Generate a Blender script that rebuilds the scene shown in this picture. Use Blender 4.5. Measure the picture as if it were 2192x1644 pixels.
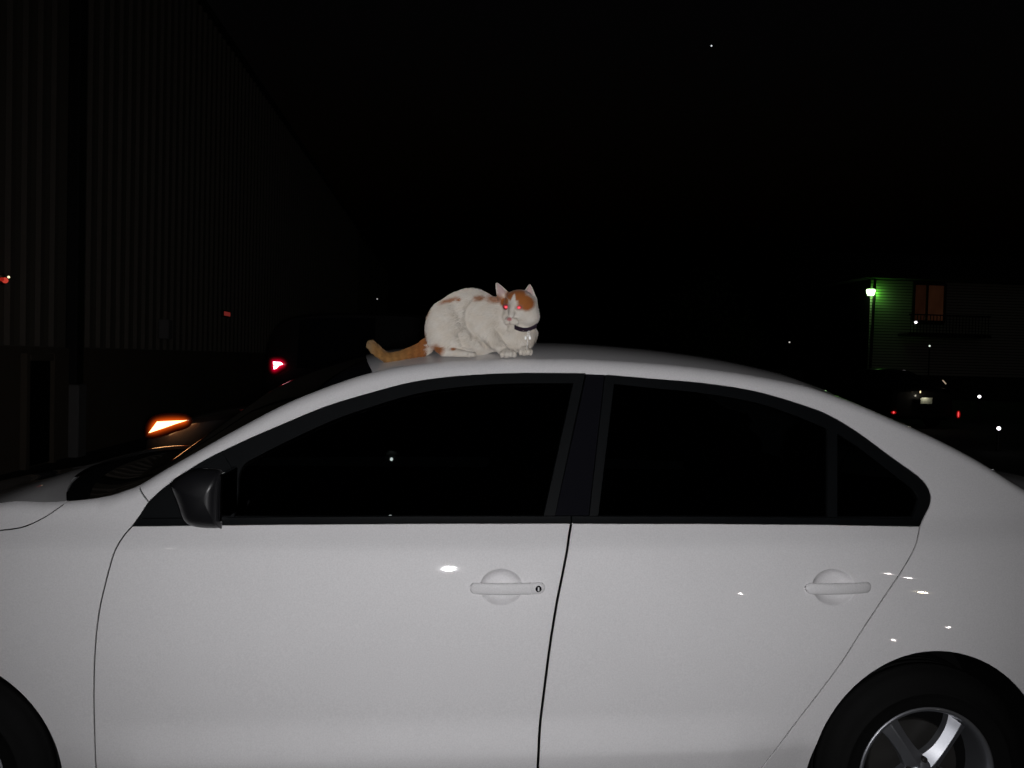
import bpy, math, random
import numpy as np
from mathutils import Matrix, Vector
from mathutils.geometry import delaunay_2d_cdt

random.seed(7); rng = np.random.default_rng(7)
for o in list(bpy.data.objects): bpy.data.objects.remove(o)
SC = bpy.context.scene
COL = SC.collection
rad = math.radians

# ------------------------------------------------------------------ camera
IW, IH, FPX = 2192.0, 1644.0, 1850.0
CAM = np.array([-0.025, -3.15, 1.433])
YAW, PITCH, ROLL = rad(4.3), rad(1.6), rad(1.5)
Fv = np.array([math.sin(YAW)*math.cos(PITCH), math.cos(YAW)*math.cos(PITCH), -math.sin(PITCH)])
R0 = np.array([math.cos(YAW), -math.sin(YAW), 0.0]); U0 = np.cross(R0, Fv)
Rv = math.cos(ROLL)*R0 + math.sin(ROLL)*U0
Uv = math.cos(ROLL)*U0 - math.sin(ROLL)*R0
cd = bpy.data.cameras.new('camera'); cam = bpy.data.objects.new('camera', cd); COL.objects.link(cam)
cd.sensor_width = 36.0; cd.lens = 36.0*FPX/IW; cd.clip_start = 0.02; cd.clip_end = 3000
cam.matrix_world = Matrix(((Rv[0], Uv[0], -Fv[0], CAM[0]), (Rv[1], Uv[1], -Fv[1], CAM[1]),
                           (Rv[2], Uv[2], -Fv[2], CAM[2]), (0, 0, 0, 1)))
SC.camera = cam

# ------------------------------------------------------------------ world: night sky
w = bpy.data.worlds.new('World'); SC.world = w; w.use_nodes = True
nt = w.node_tree; nt.nodes.clear()
sky = nt.nodes.new('ShaderNodeTexSky'); sky.sky_type = 'NISHITA'; sky.sun_disc = False
sky.sun_elevation = rad(-4.0); sky.sun_rotation = rad(180)
bg = nt.nodes.new('ShaderNodeBackground'); bg.inputs['Strength'].default_value = 0.05
out = nt.nodes.new('ShaderNodeOutputWorld')
nt.links.new(sky.outputs[0], bg.inputs[0]); nt.links.new(bg.outputs[0], out.inputs[0])
# added faint fill light with no visible source
ld = bpy.data.lights.new('night_fill', 'SUN'); ld.energy = 0.0015; ld.angle = rad(0.5); ld.color = (1, 0.96, 0.9)
lo = bpy.data.objects.new('night_fill', ld); COL.objects.link(lo); lo.rotation_euler = (rad(50), 0, rad(-25))
# the camera's flash: it mirrors as a white spot in the front door
fl = bpy.data.lights.new('camera_flash', 'SPOT'); fl.energy = 132; fl.shadow_soft_size = 0.027
fl.spot_size = rad(96); fl.spot_blend = 0.9; fl.color = (0.992, 0.982, 1.0)
flo = bpy.data.objects.new('camera_flash', fl); COL.objects.link(flo)
FLASH = CAM - 0.01*Uv + 0.03*Rv
_dirv = Vector(Fv*1.0 - 0.10*Uv - 0.01*Rv)
flo.location = FLASH; flo.rotation_euler = _dirv.to_track_quat('-Z', 'Y').to_euler()

vs = SC.view_settings; vs.view_transform = 'Standard'; vs.look = 'None'; vs.exposure = 0.0; vs.gamma = 1.0
vs.use_curve_mapping = False
try:
    SC.cycles.use_denoising = True
    SC.cycles.sample_clamp_indirect = 4.0
except Exception: pass

# ------------------------------------------------------------------ helpers
def ray(px, py):
    return Fv + (px-IW/2)/FPX*Rv - (py-IH/2)/FPX*Uv
def at_y(px, py, Y):
    d = ray(px, py); return CAM + d*((Y-CAM[1])/d[1])
def at_x(px, py, X):
    d = ray(px, py); return CAM + d*((X-CAM[0])/d[0])
def at_depth(px, py, dist):
    return CAM + ray(px, py)*dist

def mat(name, color, rough=0.5, metal=0.0, coat=0.0, coat_rough=0.03, spec=0.5, noise=0.0, nscale=8.0, bump=0.0, bscale=200.0, emit=None, estr=0.0, color2=None, grain=0.0):
    m = bpy.data.materials.new(name); m.use_nodes = True
    n = m.node_tree.nodes; l = m.node_tree.links; b = n['Principled BSDF']
    b.inputs['Base Color'].default_value = (*color, 1); b.inputs['Roughness'].default_value = rough
    b.inputs['Metallic'].default_value = metal; b.inputs['Coat Weight'].default_value = coat
    b.inputs['Coat Roughness'].default_value = coat_rough; b.inputs['Specular IOR Level'].default_value = spec
    if emit is not None:
        b.inputs['Emission Color'].default_value = (*emit, 1); b.inputs['Emission Strength'].default_value = estr
    if noise > 0 or bump > 0:
        tc = n.new('ShaderNodeTexCoord')
    if noise > 0:
        tx = n.new('ShaderNodeTexNoise'); tx.inputs['Scale'].default_value = nscale; tx.inputs['Detail'].default_value = 8
        tx.inputs['Roughness'].default_value = 0.65
        l.new(tc.outputs['Object'], tx.inputs['Vector'])
        cr = n.new('ShaderNodeMixRGB'); c2 = color2 if color2 else tuple(c*(1-noise) for c in color)
        cr.inputs[1].default_value = (*color, 1); cr.inputs[2].default_value = (*c2, 1)
        l.new(tx.outputs['Fac'], cr.inputs[0]); l.new(cr.outputs[0], b.inputs['Base Color'])
        if grain > 0:                                    # fine dust on the surface
            t3 = n.new('ShaderNodeTexNoise'); t3.inputs['Scale'].default_value = 260; t3.inputs['Detail'].default_value = 4
            l.new(tc.outputs['Object'], t3.inputs['Vector'])
            mr = n.new('ShaderNodeMapRange'); mr.inputs['From Min'].default_value = 0.3; mr.inputs['From Max'].default_value = 0.7
            mr.inputs['To Min'].default_value = 1-grain; mr.inputs['To Max'].default_value = 1.0
            l.new(t3.outputs['Fac'], mr.inputs['Value'])
            mu = n.new('ShaderNodeMixRGB'); mu.blend_type = 'MULTIPLY'; mu.inputs[0].default_value = 1.0
            l.new(cr.outputs[0], mu.inputs[1]); l.new(mr.outputs[0], mu.inputs[2]); l.new(mu.outputs[0], b.inputs['Base Color'])
    if bump > 0:
        t2 = n.new('ShaderNodeTexNoise'); t2.inputs['Scale'].default_value = bscale; t2.inputs['Detail'].default_value = 3
        l.new(tc.outputs['Object'], t2.inputs['Vector'])
        bp = n.new('ShaderNodeBump'); bp.inputs['Strength'].default_value = bump; bp.inputs['Distance'].default_value = 0.002
        l.new(t2.outputs['Fac'], bp.inputs['Height']); l.new(bp.outputs[0], b.inputs['Normal'])
    return m

def emat(name, color, strength):
    m = bpy.data.materials.new(name); m.use_nodes = True; n = m.node_tree.nodes; n.clear()
    e = n.new('ShaderNodeEmission'); e.inputs[0].default_value = (*color, 1); e.inputs[1].default_value = strength
    o = n.new('ShaderNodeOutputMaterial'); m.node_tree.links.new(e.outputs[0], o.inputs[0]); return m

def tinted(name, tint):
    m = bpy.data.materials.new(name); m.use_nodes = True; n = m.node_tree.nodes; l = m.node_tree.links; n.clear()
    t = n.new('ShaderNodeBsdfTransparent'); t.inputs[0].default_value = (*tint, 1)
    g = n.new('ShaderNodeBsdfGlossy'); g.inputs['Roughness'].default_value = 0.008; g.inputs[0].default_value = (1, 1, 1, 1)
    f = n.new('ShaderNodeFresnel'); f.inputs[0].default_value = 1.5
    x = n.new('ShaderNodeMixShader'); o = n.new('ShaderNodeOutputMaterial')
    l.new(f.outputs[0], x.inputs[0]); l.new(t.outputs[0], x.inputs[1]); l.new(g.outputs[0], x.inputs[2]); l.new(x.outputs[0], o.inputs[0])
    return m

M = dict(
    paint=mat('white_car_paint', (0.80, 0.79, 0.80), 0.5, 0, 1.0, 0.023, 0.12, noise=0.07, nscale=5, grain=0.11),
    black=mat('satin_black_trim', (0.0042, 0.0050, 0.0058), 0.5, 0, 0.0, spec=0.15, noise=0.4, nscale=30),
    gloss=mat('gloss_black_trim', (0.006, 0.006, 0.008), 0.12, 0, 0, spec=0.4),
    plastic=mat('mirror_black_plastic', (0.007, 0.007, 0.008), 0.36, 0, 0.0, 0.15, 0.35, bump=0.06, bscale=1500),
    rubber=mat('tyre_rubber', (0.0045, 0.0045, 0.0045), 0.8, 0, 0, spec=0.15, noise=0.5, nscale=18, bump=0.2, bscale=300),
    dark=mat('dark_underbody', (0.004, 0.004, 0.004), 0.9, spec=0.1),
    alloy=mat('silver_alloy', (0.36, 0.37, 0.40), 0.44, 0.85, 0.2, 0.2, noise=0.15, nscale=12),
    alloydark=mat('brake_dusted_alloy', (0.05, 0.048, 0.045), 0.55, 0.5, noise=0.4, nscale=20),
    steel=mat('bright_steel', (0.75, 0.75, 0.76), 0.15, 1.0),
    glass=tinted('tinted_window_glass', (0.05, 0.055, 0.055)),
    wglass=tinted('windshield_glass', (0.22, 0.24, 0.23)),
    seat=mat('dark_seat_cloth', (0.02, 0.02, 0.022), 0.9, noise=0.4, nscale=40),
    mirror=mat('mirror_glass', (0.8, 0.8, 0.82), 0.02, 1.0),
    redlens=mat('red_lens', (0.25, 0.008, 0.01), 0.12, 0, 1.0, 0.02),
    clearlens=mat('clear_lens', (0.35, 0.36, 0.38), 0.1, 0.4, 1.0, 0.02),
    asphalt=mat('asphalt', (0.055, 0.054, 0.052), 0.9, noise=0.45, nscale=3, bump=0.5, bscale=80),
)

def link(name, V, Fc, material, parent=None, N=None, smooth=True):
    me = bpy.data.meshes.new(name)
    me.from_pydata([tuple(map(float, v)) for v in V], [], [tuple(int(i) for i in f) for f in Fc])
    me.update()
    if smooth: me.polygons.foreach_set('use_smooth', np.ones(len(me.polygons), dtype=bool))
    if N is not None:
        me.normals_split_custom_set_from_vertices([tuple(map(float, n)) for n in N])
    if material is not None: me.materials.append(material)
    o = bpy.data.objects.new(name, me); COL.objects.link(o)
    if parent is not None: o.parent = parent
    return o
def thing(name, label, cat, loc=(0, 0, 0), group=None):
    o = bpy.data.objects.new(name, None); COL.objects.link(o); o.location = tuple(map(float, loc)); o.empty_display_size = 0.1
    o['label'] = label; o['category'] = cat
    if group: o['group'] = group
    return o
def tag(o, label, cat, group=None):
    o['label'] = label; o['category'] = cat
    if group: o['group'] = group
    return o

class MB:
    """collects shapes for one mesh object"""
    def __init__(s): s.V = []; s.F = []; s.n = 0
    def add(s, V, Fc):
        s.V += [tuple(map(float, v)) for v in V]; s.F += [tuple(i+s.n for i in f) for f in Fc]; s.n = len(s.V); return s
    def box(s, c, h, M3=None, bev=0.0):
        cx = np.array(c, float); hx = np.array(h, float)
        if bev <= 0:
            P = np.array([[a, b, d] for a in (-1, 1) for b in (-1, 1) for d in (-1, 1)], float)*hx
            Fc = [(0, 1, 3, 2), (4, 6, 7, 5), (0, 4, 5, 1), (2, 3, 7, 6), (0, 2, 6, 4), (1, 5, 7, 3)]
        else:
            P = []; Fc = []; ix = {}
            for a in (-1, 1):
                for b in (-1, 1):
                    for d in (-1, 1):
                        for k in range(3):
                            v = np.array([a, b, d], float)*hx
                            for q in range(3):
                                if q != k: v[q] -= np.sign(v[q])*bev
                            ix[(a, b, d, k)] = len(P); P.append(v)
            P = np.array(P)
            q = lambda *k: ix[k]
            for sgn in (-1, 1):
                Fc.append([q(sgn, -1, -1, 0), q(sgn, 1, -1, 0), q(sgn, 1, 1, 0), q(sgn, -1, 1, 0)])
                Fc.append([q(-1, sgn, -1, 1), q(1, sgn, -1, 1), q(1, sgn, 1, 1), q(-1, sgn, 1, 1)])
                Fc.append([q(-1, -1, sgn, 2), q(1, -1, sgn, 2), q(1, 1, sgn, 2), q(-1, 1, sgn, 2)])
            for b in (-1, 1):
                for d in (-1, 1):
                    Fc.append([q(-1, b, d, 1), q(1, b, d, 1), q(1, b, d, 2), q(-1, b, d, 2)])
                    Fc.append([q(b, -1, d, 0), q(b, 1, d, 0), q(b, 1, d, 2), q(b, -1, d, 2)])
                    Fc.append([q(b, d, -1, 0), q(b, d, 1, 0), q(b, d, 1, 1), q(b, d, -1, 1)])
                    for a in (-1, 1): Fc.append([q(a, b, d, 0), q(a, b, d, 1), q(a, b, d, 2)])
        if M3 is not None: P = P @ np.array(M3).T
        return s.add(P+cx, Fc)
    def tube(s, pts, r, n=10, cap=True):
        pts = np.array(pts, float); r = np.broadcast_to(np.array(r, float), (len(pts),))
        T = np.gradient(pts, axis=0); T /= np.linalg.norm(T, axis=1)[:, None]+1e-12
        up = np.array([0, 0, 1.0]) if abs(T[0][2]) < 0.9 else np.array([1.0, 0, 0])
        V = []
        a = np.cross(T[0], up); a /= np.linalg.norm(a)
        for i in range(len(pts)):
            a = a - T[i]*np.dot(a, T[i]); a /= np.linalg.norm(a); b = np.cross(T[i], a)
            for k in range(n):
                t = 2*math.pi*k/n; V.append(pts[i]+r[i]*(math.cos(t)*a+math.sin(t)*b))
        Fc = [(i*n+k, i*n+(k+1) % n, (i+1)*n+(k+1) % n, (i+1)*n+k) for i in range(len(pts)-1) for k in range(n)]
        if cap: Fc += [tuple(range(n))[::-1], tuple((len(pts)-1)*n+k for k in range(n))]
        return s.add(V, Fc)
    def lathe(s, prof, c, axis='y', n=48):
        """prof: (radius, offset along axis)"""
        V = []; c = np.array(c, float)
        for r, h in prof:
            for k in range(n):
                t = 2*math.pi*k/n
                if axis == 'y': V.append(c+np.array([r*math.cos(t), h, r*math.sin(t)]))
                elif axis == 'x': V.append(c+np.array([h, r*math.cos(t), r*math.sin(t)]))
                else: V.append(c+np.array([r*math.cos(t), r*math.sin(t), h]))
        Fc = [(i*n+k, i*n+(k+1) % n, (i+1)*n+(k+1) % n, (i+1)*n+k) for i in range(len(prof)-1) for k in range(n)]
        return s.add(V, Fc)
    def ball(s, c, r, n=14, m=9):
        r = np.broadcast_to(np.array(r, float), (3,)); V = []
        for i in range(m+1):
            p = math.pi*i/m
            for k in range(n):
                t = 2*math.pi*k/n
                V.append(np.array(c, float)+r*np.array([math.sin(p)*math.cos(t), math.sin(p)*math.sin(t), math.cos(p)]))
        return s.add(V, [(i*n+k, i*n+(k+1) % n, (i+1)*n+(k+1) % n, (i+1)*n+k) for i in range(m) for k in range(n)])
    def prism(s, poly, d):
        """poly: list of 3-D points, extruded by vector d"""
        n = len(poly); d = np.array(d, float); P = [np.array(p, float) for p in poly]
        return s.add(P+[p+d for p in P], [tuple(range(n)), tuple(range(2*n-1, n-1, -1))]+[(i, i+n, (i+1) % n+n, (i+1) % n) for i in range(n)])
    def build(s, name, material, parent=None, smooth=False, loc=None):
        V = s.V if loc is None else [tuple(np.array(v)-np.array(loc)) for v in s.V]
        o = link(name, V, s.F, material, parent, smooth=smooth)
        if loc is not None: o.location = tuple(map(float, loc))
        return o

# ------------------------------------------------------------------ setting
def ground():
    m = MB(); m.add([(-400, -400, -0.025), (400, -400, -0.025), (400, 900, -0.025), (-400, 900, -0.025)], [(0, 1, 2, 3)])
    o = m.build('ground', M['asphalt']); o['kind'] = 'structure'
ground()

# ================================================================== THE WHITE CAR
def smin(a, b, k): h = np.clip(0.5+0.5*(b-a)/k, 0, 1); return b*(1-h)+a*h-k*h*(1-h)
def smax(a, b, k): return -smin(-a, -b, k)
XS = 0.012
ZSH, ZBELT, ZLOW = 0.923, 0.985, 0.372
def Bprof(zs, x=0.0):
    s_ = np.clip((np.asarray(x)-0.4)/1.3, 0, 1); zc = 0.62-0.14*s_*s_*(3-2*s_)      # hips sit lower towards the tail
    k = np.where(zs > zc, 0.48, 0.16)
    q = np.clip((0.49-zs)/0.115, 0, 1)
    return 0.889-k*(zs-zc)**2+0.026*q*q*(3-2*q)*np.clip((0.98-np.asarray(x))/0.22, 0, 1)*np.clip((np.asarray(x)+1.0)/0.2, 0, 1)
def Wbase(x, z):
    x = np.asarray(x, float); z = np.asarray(z, float)
    zs = z-XS*(x+0.025)
    B = Bprof(zs, x)
    zl = ZLOW+0.014*(x+0.025)
    A = Bprof(zl, x)-0.30*(zl-zs)-0.4*np.maximum(zl-zs, 0)**2
    C = Bprof(ZSH, x)-0.74*(zs-ZSH)
    D = Bprof(ZSH, x)-0.74*(ZBELT-ZSH)-0.47*(zs-ZBELT)
    Wd = smin(smin(A, B, 0.004), C, 0.006)
    Wd = np.where(zs > ZSH+0.02, smax(C, D, 0.004), Wd)
    Wd = Wd-0.012*(x+0.1)**2
    Wd = Wd-0.10*np.maximum(0, -1.35-x)**2-0.055*np.maximum(0, x-1.35)**2
    for xs, xe in ((-1.75, -2.27), (1.80, 2.36)):
        q = np.clip((x-xs)/(xe-xs), 0, 0.985); Wd = Wd*np.sqrt(1-q**2.6)
    return Wd
def on_side(px, py, fn=Wbase, off=0.0):
    d = ray(px, py); Y = -0.8
    for _ in range(40):
        t = (Y-CAM[1])/d[1]; p = CAM+d*t; Y = 0.5*Y+0.5*(-(float(fn(p[0], p[2]))-off))
    t = (Y-CAM[1])/d[1]; return CAM+d*t
def tr(pts, fn=Wbase, off=0.0):
    r = [on_side(a, b, fn, off) for a, b in pts]; return np.array([(p[0], p[2]) for p in r])
def catmull(P, n=12):
    P = np.array(P, float); Q = np.vstack([2*P[0]-P[1], P, 2*P[-1]-P[-2]]); outp = []
    for i in range(1, len(Q)-2):
        p0, p1, p2, p3 = Q[i-1], Q[i], Q[i+1], Q[i+2]
        for t in np.linspace(0, 1, n, endpoint=False):
            outp.append(0.5*((2*p1)+(-p0+p2)*t+(2*p0-5*p1+4*p2-p3)*t*t+(-p0+3*p1-3*p2+p3)*t**3))
    outp.append(P[-1]); return np.array(outp)

# drip edge: where the side turns over into hood, windshield, roof, rear window and boot
ROLL_R = 0.032
E_px = [(0, 1077), (100, 1074.5), (150, 1072), (200, 1067), (240, 1060), (270, 1050), (300, 1038), (350, 1008), (401, 979), (511, 917), (620, 861),
        (730, 818), (800, 797), (860, 785), (930, 776), (1000, 771), (1100, 768), (1250, 769), (1400, 778), (1500, 788), (1600, 802), (1710, 823), (1769, 841),
        (1839, 867), (1908, 897), (2000, 938), (2093, 987), (2192, 1048)]
_e = tr(E_px, off=0.76*ROLL_R)
_e = np.vstack([[(-2.27, 0.70), (-2.1, 0.79), (-1.8, 0.875), (-1.45, 0.945)], _e, [(1.80, 1.055), (1.95, 1.045), (2.15, 1.02), (2.36, 0.93)]])
_e = _e[np.argsort(_e[:, 0])]
_ed = catmull(_e, 16)
def zE(x): return np.interp(x, _ed[:, 0], _ed[:, 1])
def Wroll(x, z):
    Wd = Wbase(x, z)
    r = np.where(np.asarray(x) < -0.95, 0.022, ROLL_R)
    t = zE(x)-z; q = np.clip((r-t)/r, 0, 1)
    return Wd-r*(1-np.sqrt(1-(0.975*q)**2))

HANDLES = []
for (hx, hy, wpx) in ((1073, 1257, 46), (1785, 1257, 46)):
    p = on_side(hx, hy); e = on_side(hx+wpx, hy); s = on_side(hx, hy+39)
    HANDLES.append((p[0], p[2], abs(e[0]-p[0]), abs(s[2]-p[2])))
def Wfull(x, z):
    Wd = Wroll(x, z)
    for hx, hz, rx, rz in HANDLES:
        rho2 = ((np.asarray(x)-hx)/rx)**2+((np.asarray(z)-hz)/rz)**2
        Wd = Wd-0.023*np.clip(1-rho2**1.9, 0, 1)
    return Wd
def side_normal(x, z, fn=Wfull, h=0.0012):
    wx = (fn(x+h, z)-fn(x-h, z))/(2*h); wz = (fn(x, z+h)-fn(x, z-h))/(2*h)
    n = np.stack([-wx, -np.ones_like(wx), -wz], -1); return n/np.linalg.norm(n, axis=-1)[..., None]
def yE(x): return Wroll(x, zE(x))

def densify(P, step=0.009, closed=True):
    P = np.array(P, float); outp = []
    n = len(P) if closed else len(P)-1
    for i in range(n):
        a, b = P[i], P[(i+1) % len(P)]; L = np.linalg.norm(b-a); k = max(1, int(round(L/step)))
        if L < 1e-6: continue
        for j in range(k): outp.append(a+(b-a)*j/k)
    if not closed: outp.append(P[-1])
    outp = np.array(outp)
    keep = np.ones(len(outp), bool); last = outp[0]
    for i in range(1, len(outp)):
        if np.linalg.norm(outp[i]-last) < 0.0016: keep[i] = False
        else: last = outp[i]
    if closed and np.linalg.norm(outp[0]-last) < 0.0016 and keep.sum() > 3: keep[np.where(keep)[0][-1]] = False
    return outp[keep]
def area2(P): x, y = P[:, 0], P[:, 1]; return np.sum(x*np.roll(y, -1)-np.roll(x, -1)*y)
def inside(P, pts):
    r = np.zeros(len(pts), bool); x, y = pts[:, 0], pts[:, 1]; n = len(P)
    for i in range(n):
        x1, y1 = P[i]; x2, y2 = P[(i+1) % n]
        if y1 == y2: continue
        c = ((y1 > y) != (y2 > y)) & (x < (x2-x1)*(y-y1)/(y2-y1)+x1); r ^= c
    return r
def loop_normals(P):
    d = np.roll(P, -1, 0)-np.roll(P, 1, 0); d /= np.linalg.norm(d, axis=1)[:, None]+1e-12
    return np.stack([d[:, 1], -d[:, 0]], 1)      # outward for CCW
# extra sample points: creases, roll-over edge, handle bowls
EXTRA = []
_xs = np.arange(-2.2, 2.3, 0.02)
for zz in (ZSH-0.008, ZSH-0.003, ZSH, ZSH+0.003, ZSH+0.008, ZLOW-0.006, ZLOW-0.002, ZLOW+0.002, ZLOW+0.006, ZBELT-0.004, ZBELT+0.004, ZSH+0.0195, ZSH+0.0205):
    EXTRA.append(np.stack([_xs, zz+XS*(_xs+0.025)], 1))
_xe = np.arange(-2.2, 2.3, 0.013)
for k, tt in enumerate((0.0018, 0.004, 0.007, 0.011, 0.016, 0.022, 0.029, 0.037)):
    xo = _xe+(0.0065 if k % 2 else 0); EXTRA.append(np.stack([xo, zE(xo)-tt], 1))
for hx, hz, rx, rz in HANDLES:
    for q in (0.25, 0.5, 0.68, 0.8, 0.88, 0.94, 0.975, 0.997, 1.02, 1.06, 1.2):
        n = max(10, int(70*q)); a = np.linspace(0, 2*math.pi, n, endpoint=False)
        EXTRA.append(np.stack([hx+rx*q*np.cos(a), hz+rz*q*np.sin(a)], 1))
EXTRA = np.vstack(EXTRA)
def near_handle(p, f=1.08):
    r = np.zeros(len(p), bool)
    for hx, hz, rx, rz in HANDLES: r |= ((p[:, 0]-hx)/rx)**2+((p[:, 1]-hz)/rz)**2 < f*f
    return r

def cdt_mesh(poly, holes=(), step=0.022, fn=Wfull, off=0.0, inset=0.0024, flange=0.004, use_extra=True, edge_free=True):
    P = densify(poly)
    if area2(P) < 0: P = P[::-1]
    loops = []
    nrm = loop_normals(P)
    ins = np.full(len(P), inset)
    if edge_free: ins[(zE(P[:, 0])-P[:, 1]) < 0.006] = 0
    loops.append(P-nrm*ins[:, None])
    for h in holes:
        H = densify(h)
        if area2(H) > 0: H = H[::-1]
        loops.append(H-loop_normals(H)*inset)
    B = np.vstack(loops)
    x0, z0 = P.min(0); x1, z1 = P.max(0)
    gx, gz = np.meshgrid(np.arange(x0, x1, step), np.arange(z0, z1, step*0.87)); gx = gx+((np.arange(gx.shape[0]) % 2)*step/2)[:, None]
    G = np.stack([gx.ravel(), gz.ravel()], 1)
    G = G[~near_handle(G)]
    if use_extra:
        ex = EXTRA[(EXTRA[:, 0] > x0) & (EXTRA[:, 0] < x1) & (EXTRA[:, 1] > z0) & (EXTRA[:, 1] < z1)]
        if len(ex):
            d = np.array([np.min((ex[:, 0]-g[0])**2+(ex[:, 1]-g[1])**2) for g in G]) if len(G) else np.zeros(0)
            G = G[d > 0.0035**2] if len(G) else G
            G = np.vstack([G, ex])
    ok = inside(loops[0], G)
    for h in loops[1:]: ok &= ~inside(h, G)
    G = G[ok]
    if len(G):
        d = np.array([np.min((B[:, 0]-g[0])**2+(B[:, 1]-g[1])**2) for g in G]); G = G[d > 0.0022**2]
    pts = np.vstack([B, G]); edges = []; k = 0
    for Lp in loops:
        n = len(Lp); edges += [(k+i, k+(i+1) % n) for i in range(n)]; k += n
    res = delaunay_2d_cdt([Vector(p) for p in pts], edges, [], 0, 1e-7)
    Vp = np.array([tuple(v) for v in res[0]]); T = np.array([t for t in res[2] if len(t) == 3])
    cen = Vp[T].mean(1); ok = inside(loops[0], cen)
    for h in loops[1:]: ok &= ~inside(h, cen)
    T = T[ok]
    a = Vp[T]; ar = (a[:, 1, 0]-a[:, 0, 0])*(a[:, 2, 1]-a[:, 0, 1])-(a[:, 2, 0]-a[:, 0, 0])*(a[:, 1, 1]-a[:, 0, 1])
    T = np.where((ar < 0)[:, None], T[:, ::-1], T)
    V = np.stack([Vp[:, 0], -(fn(Vp[:, 0], Vp[:, 1])-off), Vp[:, 1]], 1)
    N = side_normal(Vp[:, 0], Vp[:, 1], fn)
    V = list(V); N = list(N); Fc = [tuple(t) for t in T]
    if flange > 0:
        for Lp in loops:
            n = len(Lp); e = loop_normals(Lp)
            yb = -(fn(Lp[:, 0], Lp[:, 1])-off); sn = side_normal(Lp[:, 0], Lp[:, 1], fn)
            e3 = np.stack([e[:, 0], np.zeros(n), e[:, 1]], 1)
            b = len(V)
            r1 = np.stack([Lp[:, 0], yb, Lp[:, 1]], 1)
            r2 = r1+e3*0.0008+np.array([0, 0.0012, 0]); r3 = r2+np.array([0, flange, 0])
            V += list(r1)+list(r2)+list(r3); N += list(sn*0.8+e3*0.5)+list(e3)+list(e3)
            for ring in (0, 1):
                for i in range(n):
                    j = (i+1) % n; q = b+ring*n
                    Fc.append((q+i, q+n+i, q+n+j, q+j))
    return V, Fc, N
def panel(name, poly, material, parent, **k):
    V, Fc, N = cdt_mesh(poly, **k); return link(name, V, Fc, material, parent, N=N)

car = thing('parked_car', 'white four door sedan with tinted windows and a cat on its roof', 'car', (0, 0, 0))
P_ = lambda pts, n=8: catmull(tr(pts), n)

# traced edges (x, z on the body side)
win_A = P_([(318, 1075), (345, 1050), (385, 1020), (440, 985), (520, 946), (600, 911), (700, 870), (800, 840), (877, 820), (950, 809), (1030, 802.5), (1120, 799.5), (1253, 800)])
win_B = P_([(1253, 802), (1296, 804)], 2)
win_C = P_([(1296, 803), (1400, 812), (1509, 821.5), (1619, 839), (1728, 871), (1781, 893), (1839, 928), (1908, 979), (1960, 1016), (1981, 1036), (1991, 1054), (1993, 1070), (1988, 1088), (1970, 1126)])
win_F = P_([(283, 1126), (300, 1103), (318, 1075)])
belt = tr([(283, 1125.5), (600, 1122), (900, 1120), (1222, 1119.5), (1500, 1120), (1750, 1122), (1970, 1126)])
belt_f = belt[:4]; belt_r = belt[3:]
G1 = P_([(283, 1126), (262, 1151), (243, 1186), (229, 1235), (219, 1275), (211, 1316), (204, 1380), (201, 1450), (201.5, 1548), (205, 1642), (211, 1700)])
G2 = P_([(1222, 1120), (1216, 1155), (1203, 1230), (1190, 1295), (1175, 1390), (1161, 1500), (1153, 1580), (1150, 1644), (1150, 1700)])
G3 = P_([(1970, 1126), (1962, 1163), (1950, 1190), (1930, 1224), (1890, 1283), (1845, 1351), (1800, 1421), (1710, 1540), (1665, 1600), (1632, 1642), (1600, 1678)])
hoodgap = np.vstack([[(-2.2, 0.62), (-1.9, 0.80), (-1.5, 0.905)], catmull(tr([(-120, 1148), (-40, 1140), (0, 1135.5), (52, 1127), (100, 1104), (142, 1074.5)]), 8)])
ZS = 0.265                                        # bottom of the doors / top of the sill
AX = (-1.341, 1.352); AZ = 0.300; AR = 0.350
def arch(cx, a0, a1, n=40, r=AR):
    a = np.linspace(a0, a1, n); return np.stack([cx+r*np.cos(a), AZ+r*np.sin(a)], 1)
def clip_to(P, zmin):                             # keep the polyline above zmin, ending on it
    outp = [P[0]]
    for a, b in zip(P[:-1], P[1:]):
        if b[1] < zmin:
            t = (a[1]-zmin)/(a[1]-b[1]); outp.append(a+(b-a)*t); break
        outp.append(b)
    else:
        outp.append(np.array([P[-1][0]+(P[-1][0]-P[-2][0])/(P[-1][1]-P[-2][1])*(zmin-P[-1][1]), zmin]))
    return np.array(outp)
G1c, G2c, G3c = clip_to(G1, ZS), clip_to(G2, ZS), clip_to(G3, ZS)
def edge_x(x0, x1, n=80):
    x = np.linspace(x0, x1, n); return np.stack([x, zE(x)-0.0004], 1)
xe_A = tr([(300, 1038)], off=0.76*ROLL_R)[0][0]
xe_hood = hoodgap[-1][0]; hoodgap[-1][1] = zE(xe_hood)-0.0004
a_sill = math.asin((ZS-AZ)/AR)
# panels
fd = panel('front_door', np.vstack([G1c, G2c[::-1], belt_f[::-1]]), M['paint'], car, inset=0.0025)
G2r = G2c+np.array([0.0030, 0])
rd = panel('rear_door', np.vstack([G2r, G3c[::-1], belt_r[::-1]]), M['paint'], car, inset=0.0027)
fender = panel('front_fender', np.vstack([win_F, edge_x(xe_A, xe_hood, 30), hoodgap[::-1][:-3], [(-1.75, 0.845)], [(-1.75, 0.62), (-1.72, 0.50)],
        arch(AX[0], math.pi-0.42, a_sill), [(G1c[-1][0], ZS)], G1c[::-1]]), M['paint'], car)
side = panel('body_side_frame', np.vstack([win_A, win_B, win_C, G3c, [(AX[1]-AR*math.cos(a_sill), ZS)], arch(AX[1], math.pi-a_sill, 0.45),
        [(1.74, 0.55), (1.80, 0.62)], [(1.80, zE(1.80)-0.0004)], edge_x(1.80, xe_A, 260)]), M['paint'], car, inset=0.0023)
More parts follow.
